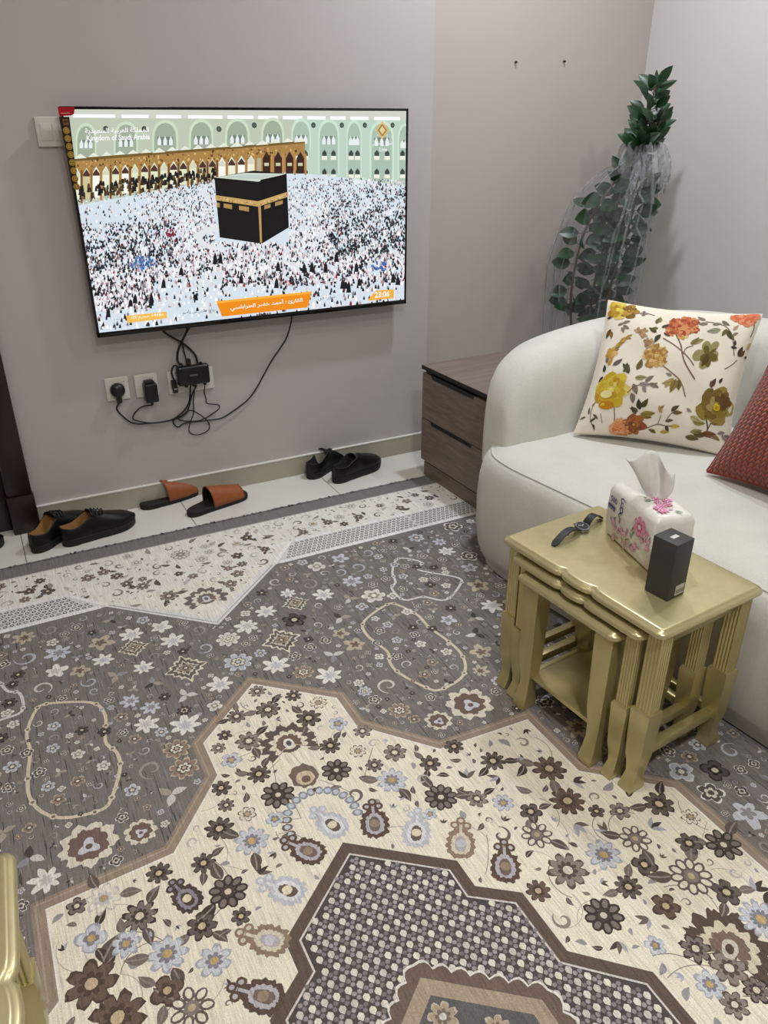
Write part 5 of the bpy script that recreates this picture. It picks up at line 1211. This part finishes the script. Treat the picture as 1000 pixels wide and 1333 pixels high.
# ================================================================== SHOES
m_leather = flat_mat('black_leather', (11, 11, 12), .40, var=.2, scale=40, bump=.25, bscale=220, spec=.35)
m_sole = flat_mat('black_sole', (15, 15, 15), .65, var=.15); m_lin = flat_mat('tan_lining', (150, 112, 62), .75, var=.1); m_lind = flat_mat('dark_lining', (30, 28, 28), .8, var=.1)
def sole_w(s):                                             # half width along the foot, heel 0 .. toe 1
    K = ((0, .004), (.02, .018), (.06, .027), (.14, .033), (.30, .0335), (.45, .034), (.60, .041), (.72, .045), (.82, .043), (.90, .036), (.96, .024), (.99, .012), (1, .004))
    for (a, x), (b_, y) in zip(K, K[1:]):
        if s <= b_: return x + (y - x) * (s - a) / (b_ - a)
    return .004
def shoe(name, label, loc, rz, L=.285, lining=None, group=None, laces=True, mirror=1, lace_col=None, lean=0):
    t = thing(name, label, 'shoe', loc, rz, group)
    ss_ = [0, .015, .04, .08, .14, .2, .27, .34, .40, .46, .52, .58, .65, .72, .80, .87, .93, .97, 1]
    bend = lambda s: mirror * .010 * math.sin(PI * min(1, max(0, (s - .2) / .8)))
    # sole
    rings = []
    for z, k_ in ((0, .97), (.003, 1.02), (.012, 1.06), (.022, 1.06), (.026, 1.03)):
        rg = [(s * L, bend(s) - sole_w(s) * k_, z + (.006 * max(0, s - .8) / .2)) for s in ss_] + [(s * L, bend(s) + sole_w(s) * k_, z + (.006 * max(0, s - .8) / .2)) for s in reversed(ss_)]
        rings.append(rg)
    b = MB(); b.loft(rings); b.build('sole', m_sole, t, angle=50)
    rings = []; NO, NI = 7, 9
    for s in ss_:
        wd = sole_w(s) * 1.0; zb = .024 + .006 * max(0, s - .8) / .2
        hc = .084 - .012 * math.sin(PI * min(1, s / .30)) + .026 * max(0, min(1, (s - .20) / .20)) ** 1.5   # collar
        ha = (.112 - .016 * (s - .40) / .12) if s < .52 else .096 - (s - .52) * .105 if s < .9 else .056 - (s - .9) * .20
        op = 1.0 if s < .40 else max(0, 1 - (s - .40) / .08)
        op = op if s > .01 else .6
        hw = hc * op + ha * (1 - op) if s > .3 else hc
        if s < .03: hw *= .98
        rg = []
        for q in range(NO):                                # outer wall, one side
            a = q / (NO - 1); bul = math.sin(PI * min(1, a * .9)) * .004
            if op > .5: y = -(wd * (1 - .22 * a * a)) - bul; z = zb + (hw - zb) * a
            else: an = a * PI / 2 * .62; y = -wd * (math.cos(an) ** .8) - bul; z = zb + (ha - zb) * math.sin(an) ** .9 * 1.0
            rg.append((y, z))
        yl, zl = rg[-1]
        inner = []
        for q in range(NI):
            a = (q + .5) / NI * 2 - 1
            zin = .032 + .010 * abs(a) ** 3 if abs(a) < .8 else .032 + (zl - .034) * (abs(a) - .8) / .2 * .8
            zar = zl + (ha - zl) * (1 - a * a) ** .7
            k_ = (.78 if op > .5 else 1.0)
            inner.append((a * abs(yl) * (.93 if op > .5 else 1), zin * op + zar * (1 - op)))
        rg2 = rg + inner + [(-y, z) for y, z in reversed(rg)]
        rings.append([(s * L + (.006 * (1 - s) if False else 0), bend(s) + y, z) for y, z in rg2])
    lo, hi = NO, NO + NI - 2
    b = MB(); b.quad_grid(rings, mi=lambda i, j: 1 if (lo - 1 <= j <= hi + 1 and ss_[i] < .44) else 0)
    for rg, rev in ((rings[0], True), (rings[-1], False)):
        ids = [b.vert(p) for p in rg]; b.face(ids[::-1] if rev else ids, 0)
    o = b.build('upper', [m_leather, lining or m_lind], t, angle=70)
    md = o.modifiers.new('round', 'SUBSURF'); md.levels = 1; md.render_levels = 1
    # tongue, quarter seam, laces
    rows = []
    for i in range(7):
        a = i / 6; x = (.37 + .13 * a) * L; zt = (.104 + .010 * (1 - a)) if laces else (.098 + .006 * (1 - a))
        rows.append([(x, bend(.45) + yy * (1.15 - .25 * a), zt - .012 * a - yy * yy * 26) for yy in (-.026, -.018, -.009, 0, .009, .018, .026)])
    b = MB(); b.quad_grid(rows); o = b.build('tongue', m_leather, t, angle=180); md = o.modifiers.new('t', 'SOLIDIFY'); md.thickness = .004
    if laces:
        for q in range(4):
            x = (.41 + .045 * q) * L; b = MB(); b.tube([(x, bend(.5) - .024, .094 - q * .004), (x + .004, bend(.5) - .01, .111 - q * .005), (x + .006, bend(.5) + .01, .111 - q * .005), (x + .002, bend(.5) + .024, .094 - q * .004)], .0022, 6); b.build('lace', m_rubber, t)
    b = MB(); b.tube([(s * L, bend(s) - sole_w(s) * 1.05, .027 + .006 * max(0, s - .8) / .2) for s in ss_] + [(s * L, bend(s) + sole_w(s) * 1.05, .027 + .006 * max(0, s - .8) / .2) for s in reversed(ss_)], .0022, 6); b.build('welt', m_sole, t)
    return t
g1 = 'black shoes with tan lining by the door'
p = onz(80, 716); shoe('lace_up_shoe', 'black lace-up shoe with tan lining, wholly seen, nearer the sandals', (p.x + .01, p.y + .025, .0003), R(17), .285, m_lin, g1, True, -1)
p = onz(40, 726); shoe('lace_up_shoe', 'black lace-up shoe with tan lining, heel nearest the door frame', (p.x + .012, p.y + .026, .0003), R(38), .285, m_lin, g1, True, 1)
g2 = 'all black shoes by the skirting'
p = onz(440, 630); shoe('slip_on_shoe', 'all black shoe standing in front of its mate near the nightstand', (p.x - .012, p.y + .012, .0003), R(22), .285, m_lind, g2, False, -1)
p = onz(404, 630); shoe('slip_on_shoe', 'all black shoe half hidden behind its mate, heel showing left', (p.x + .012, p.y + .045, .0003), R(28), .285, m_lind, g2, False, 1)
p = onz(2, 722); shoe('slip_on_shoe', 'black shoe toe just showing at the left edge before the door', (p.x - .262, p.y + .02, .0003), R(12), .285, m_lind, None, False, 1)
# brown sandals
m_tan = flat_mat('brown_leather', (150, 82, 40), .5, var=.12, scale=60, bump=.2, bscale=260); m_insole = flat_mat('dark_footbed', (32, 28, 30), .6, var=.15)
def sandal(label, loc, rz, mirror):
    L = .275; t = thing('leather_sandal', label, 'sandal', loc, rz, 'brown leather sandals by the skirting')
    N_ = 40; out = []
    for k_ in range(N_):
        s = .5 - .5 * math.cos(PI * k_ / (N_ - 1)); out.append((s, -1))
    for k_ in range(1, N_ - 1):
        s = .5 + .5 * math.cos(PI * k_ / (N_ - 1)); out.append((s, 1))
    sw_ = lambda s: max(.003, math.sqrt(max(0, 1 - (2 * s - 1) ** 6)) * (.036 + .012 * math.sin(PI * (s - .25) / 1.1) * (s > .25)))
    bend = lambda s: mirror * .008 * math.sin(PI * s)
    rings = [[(s * L, bend(s) + sd * sw_(s) * k_, z) for s, sd in out] for z, k_ in ((0, .97), (.003, 1), (.014, 1), (.018, .985))]
    b = MB(); b.loft(rings); b.build('sole', m_sole, t, angle=50)
    b = MB(); b.loft([[(s * L * .985 + .002, bend(s) + sd * sw_(s) * k_, z) for s, sd in out] for z, k_ in ((.0178, .955), (.020, .95), (.0208, .92))]); b.build('footbed', m_insole, t, angle=50)
    rows = []
    for i in range(13):
        a = i / 12; rows.append([])
        for j in range(17):
            an = PI * j / 16; e = abs(math.sin(an))
            s = .37 + .50 * a + .05 * (1 - e) * (.5 - a) * 2 * 0 + (-.02 * e if a < .5 else .02 * e) * abs(a - .5) * 2
            h = .080 - .040 * a
            rows[-1].append((s * L, bend(s) - math.cos(an) * (sw_(s) + .002), .016 + h * e ** .75))
    b = MB(); b.quad_grid(rows); o = b.build('upper_band', [m_lind, m_tan], t, angle=180)
    md = o.modifiers.new('t', 'SOLIDIFY'); md.thickness = .003; md.offset = 1; md.material_offset = 1; md.material_offset_rim = 1
    b = MB(); rows = []
    for i in range(5):
        rows.append([])
        for j in range(11):
            an = PI * j / 10; rows[-1].append(((.84 + .085 * i / 4) * L, mirror * .018 - math.cos(an) * .019, .018 + .034 * math.sin(an)))
    b.quad_grid(rows); o = b.build('toe_loop', [m_lind, m_tan], t, angle=180); md = o.modifiers.new('t', 'SOLIDIFY'); md.thickness = .003; md.offset = 1; md.material_offset = 1; md.material_offset_rim = 1
    return t
p = onz(249, 674); sandal('brown leather sandal nearer the rug, right of its mate', (p.x - .008, p.y + .012, .0003), R(18), 1)
p = onz(186, 667); sandal('brown leather sandal nearer the wall, left of its mate', (p.x, p.y + .030, .0003), R(17), -1)

# ================================================================== PLANT IN ITS PLASTIC SLEEVE
rl = random.Random(21)
PB = Vector((2.42, 2.66, 0))
plant = thing('potted_plant', 'tall potted evergreen plant wrapped in clear plastic in the room corner', 'potted plant', PB)
m_pot = flat_mat('plant_pot', (70, 60, 54), .6); m_soil = flat_mat('soil', (48, 38, 30), .95, bump=.5); m_stem = flat_mat('plant_stem', (92, 72, 50), .7, bump=.2)
k = N('plant_leaf'); k.base(k.ramp(k.noise(k.coord(), 14, 3), [(0.3, rgb((20, 46, 26))), (0.7, rgb((38, 70, 38)))])); k.set(Roughness=.38); k.bump(k.noise(k.coord(), 120, 2), .1, .002); m_leaf = k.m
b = MB(); b.lathe([(.002, 0), (.080, 0), (.105, .20), (.112, .21), (.112, .225), (.100, .225), (.098, .19), (.002, .19)], 28); b.build('pot', m_pot, plant)
b = MB(); b.lathe([(.001, .18), (.097, .18), (.097, .195), (.001, .200)], 20); b.build('soil', m_soil, plant, smooth=False)
def leafmesh(b, base, d, l, wd, up):
    d = Vector(d).normalized(); side = d.cross(Vector(up)); side = side.normalized() if side.length > 1e-4 else d.orthogonal().normalized(); nn = side.cross(d)
    rows = []
    for i in range(8):
        t = i / 7; w_ = wd * (math.sin(PI * min(1, t ** .85)) ** .8) * .5 if 0 < t < 1 else .0006; dr = -.16 * l * t * t
        c = base + d * (l * t) + nn * (dr * 1.0)
        rows.append([c + side * (w_ * s_) + nn * (.18 * w_ * abs(s_)) for s_ in (-1, -.5, 0, .5, 1)])
    b.quad_grid(rows)
stems = [[(-.02, .0, .19), (.00, .00, .45), (.02, .01, .75), (.06, -.02, 1.05), (.115, -.05, 1.28), (.165, -.03, 1.40), (.185, -.02, 1.50)],
         [(.00, .02, .19), (-.06, .03, .50), (-.09, .03, .75), (-.06, .00, 1.00), (.06, -.06, 1.22), (.12, -.08, 1.30), (.15, -.09, 1.37)],
         [(.02, .0, .19), (.08, .02, .50), (.14, .04, .70), (.19, .03, .95), (.15, -.03, 1.20), (.15, -.06, 1.30)],
         [(.0, -.02, .19), (.02, -.05, .50), (.05, -.07, .80), (.10, -.08, 1.05), (.10, -.07, 1.22), (.08, -.09, 1.30)]]
lf = MB(); lt = MB()
for si, st in enumerate(stems):
    P = catmull(st, 10); b = MB(); b.tube(P, lambda t: .007 - .0045 * t, 7); b.build('stem', m_stem, plant)
    nleaf = (72, 64, 60, 60)[si]
    for q in range(nleaf):
        t = .26 + .74 * q / (nleaf - 1); i = min(len(P) - 2, int(t * (len(P) - 1))); c = P[i]; d = (P[i + 1] - P[i]).normalized()
        a = q * 2.4 + si; o_ = Vector((math.cos(a), math.sin(a) * .8, 0)); top = c.z > 1.24
        dirv = o_ * .85 + d * (.55 if top else .15) + Vector((0, 0, rl.uniform(-.1, .35) if top else rl.uniform(-.35, .15)))
        face = Vector((-.35, -1, .45)) + Vector((rl.uniform(-.7, .7), rl.uniform(-.5, .5), rl.uniform(-.6, .6)))
        nk = 1.0 if top else max(.62, min(1, (1.36 - c.z) / .26)); dirv = dirv + d * (1 - nk) * 1.6
        pet = c + dirv.normalized() * rl.uniform(.012, .030) * nk
        (lt if top else lf).tube([c, pet], .0014, 5)
        leafmesh(lt if top else lf, pet, dirv, rl.uniform(.060, .085) if top else rl.uniform(.075, .105) * nk, (rl.uniform(.034, .046) if top else rl.uniform(.050, .066)) * nk, face)
    leafmesh(lt, P[-1], P[-1] - P[-2], .06, .028, (0, -1, .2)); leafmesh(lt, P[-1], Vector((.5, -.2, .6)), .05, .024, (0, 0, 1))
def clampw(b):
    b.v = [(min(x, XR - PB.x - .015), min(y, YA - PB.y - .015), z) for x, y, z in b.v]
clampw(lf); clampw(lt)
o = lf.build('wrapped_leaves', m_leaf, plant, angle=180); o['label'] = 'dull leaves pressed inside the plastic'
o = lt.build('top_leaves', m_leaf, plant, angle=180); o['label'] = 'fresh green leaves above the plastic'
# plastic sleeve: gathered neck, loose skirt and flared collar
k = N('clear_plastic'); v = k.coord((9, 9, 3))
crk = k.noise(v, 2.2, 5, .65); k.bump(crk, 1.0, .08)
k.p.inputs['Base Color'].default_value = rgb((226, 230, 232)); k.set(Roughness=.14); k.p.inputs['Specular IOR Level'].default_value = .9
tp_ = k.new('ShaderNodeBsdfTransparent'); tp_.inputs[0].default_value = (.93, .94, .945, 1)
mx = k.new('ShaderNodeMixShader'); lw = k.new('ShaderNodeLayerWeight'); lw.inputs['Blend'].default_value = .35
fac = k.ramp(lw.outputs['Facing'], [(0.0, (.08, .08, .08, 1)), (0.5, (.14, .14, .14, 1)), (1.0, (.55, .55, .55, 1))])
k.link(fac, mx.inputs[0]); k.link(tp_.outputs[0], mx.inputs[1]); k.link(k.p.outputs[0], mx.inputs[2]); k.link(mx.outputs[0], k.out.inputs[0]); m_plas = k.m
spine = [(.0, .0, .23), (.01, .0, .50), (.025, .0, .80), (.055, -.02, 1.05), (.085, -.045, 1.17), (.105, -.06, 1.245), (.115, -.065, 1.262), (.11, -.07, 1.28)]
rad = [.115, .180, .200, .172, .112, .032, .024, .03]
sm2 = catmull(spine, 6); rr_ = []
for i in range(len(rad) - 1): rr_ += [rad[i] + (rad[i + 1] - rad[i]) * j / 6 for j in range(6)]
rr_.append(rad[-1]); rows = []
for i, (c, r_) in enumerate(zip(sm2, rr_)):
    rows.append([])
    for j in range(72):
        a = 2 * PI * j / 72; fold = 1 + .10 * math.sin(5 * a + c.z * 2) + .07 * math.sin(11 * a + 1.3 + c.z * 3) + .05 * math.sin(17 * a + c.z)
        rows[-1].append(c + Vector((math.cos(a) * r_ * fold, math.sin(a) * r_ * fold * .86, .012 * math.sin(3 * a))))
skirt_rows = rows; b = MB(); b.quad_grid(rows, closed_u=True)
skirt = b; rows = []                                                  # loose end turned down over the neck to the right
for i in range(14):
    t = i / 13; rows.append([])
    for j in range(40):
        a = 2 * PI * j / 39; fold = 1 + .20 * math.sin(6 * a + 2 * t) + .12 * math.sin(13 * a + t * 4)
        rx = .024 + .085 * math.sin(PI * t * .62); z = 1.272 + .055 * math.sin(PI * min(1, t * 1.6)) * (1 - t) - .14 * t ** 1.6 * (1 + .35 * math.cos(a - .3) + .25 * math.sin(2 * a))
        rows[-1].append(Vector((.115 + math.cos(a) * rx * fold + .012 * t, -.070 + math.sin(a) * rx * fold * .8, z)))
clampw(skirt)
cre = MB(); rs = random.Random(9)
for q in range(15):                                        # creases running up the sleeve to the tie
    jj = rs.randrange(72); pts = []; i0 = rs.randrange(2, 22); i1 = rs.randrange(max(i0 + 8, 26), 42)
    for i_ in range(i0, i1): pts.append(skirt_rows[i_][(jj + int(2 * math.sin(i_ * .25 + q))) % 72])
    a_, b_ = [], []
    for k_, p_ in enumerate(pts):
        out_ = Vector((p_.x - sm2[i0 + k_].x, p_.y - sm2[i0 + k_].y, 0)).normalized(); sd_ = Vector((-out_.y, out_.x, 0)); w_ = .0045 * math.sin(PI * (k_ + .5) / len(pts)) + .001
        a_.append(p_ + sd_ * w_); b_.append(p_ - sd_ * w_)
    mid_ = [(x_ + y_) / 2 + Vector((x_.x - sm2[i0].x, x_.y - sm2[i0].y, 0)).normalized() * .006 for x_, y_ in zip(a_, b_)]
    cre.quad_grid([a_, mid_, b_])
clampw(cre)
o = skirt.build('plastic_wrap', m_plas, plant, angle=180); o['label'] = 'crinkled clear plastic sleeve tied near the top'
b = MB(); b.quad_grid(rows); clampw(b)
m_col = m_plas.copy(); m_col.name = 'clear_plastic_bunched'
for n in m_col.node_tree.nodes:
    if n.bl_idname == 'ShaderNodeValToRGB' and len(n.color_ramp.elements) == 3:
        for e_, q in zip(n.color_ramp.elements, (.20, .34, .70)): e_.color = (q, q, q, 1)
cre.build('plastic_creases', m_col, o, angle=180)
o = b.build('plastic_collar', m_col, plant, angle=180); o['label'] = 'bunched loose plastic turned down over the tie'
b = MB(); b.tube([Vector((.113 + .027 * math.cos(q * PI / 8), -.064 + .025 * math.sin(q * PI / 8), 1.258)) for q in range(17)], .004, 6); b.build('tie', m_plas, plant)
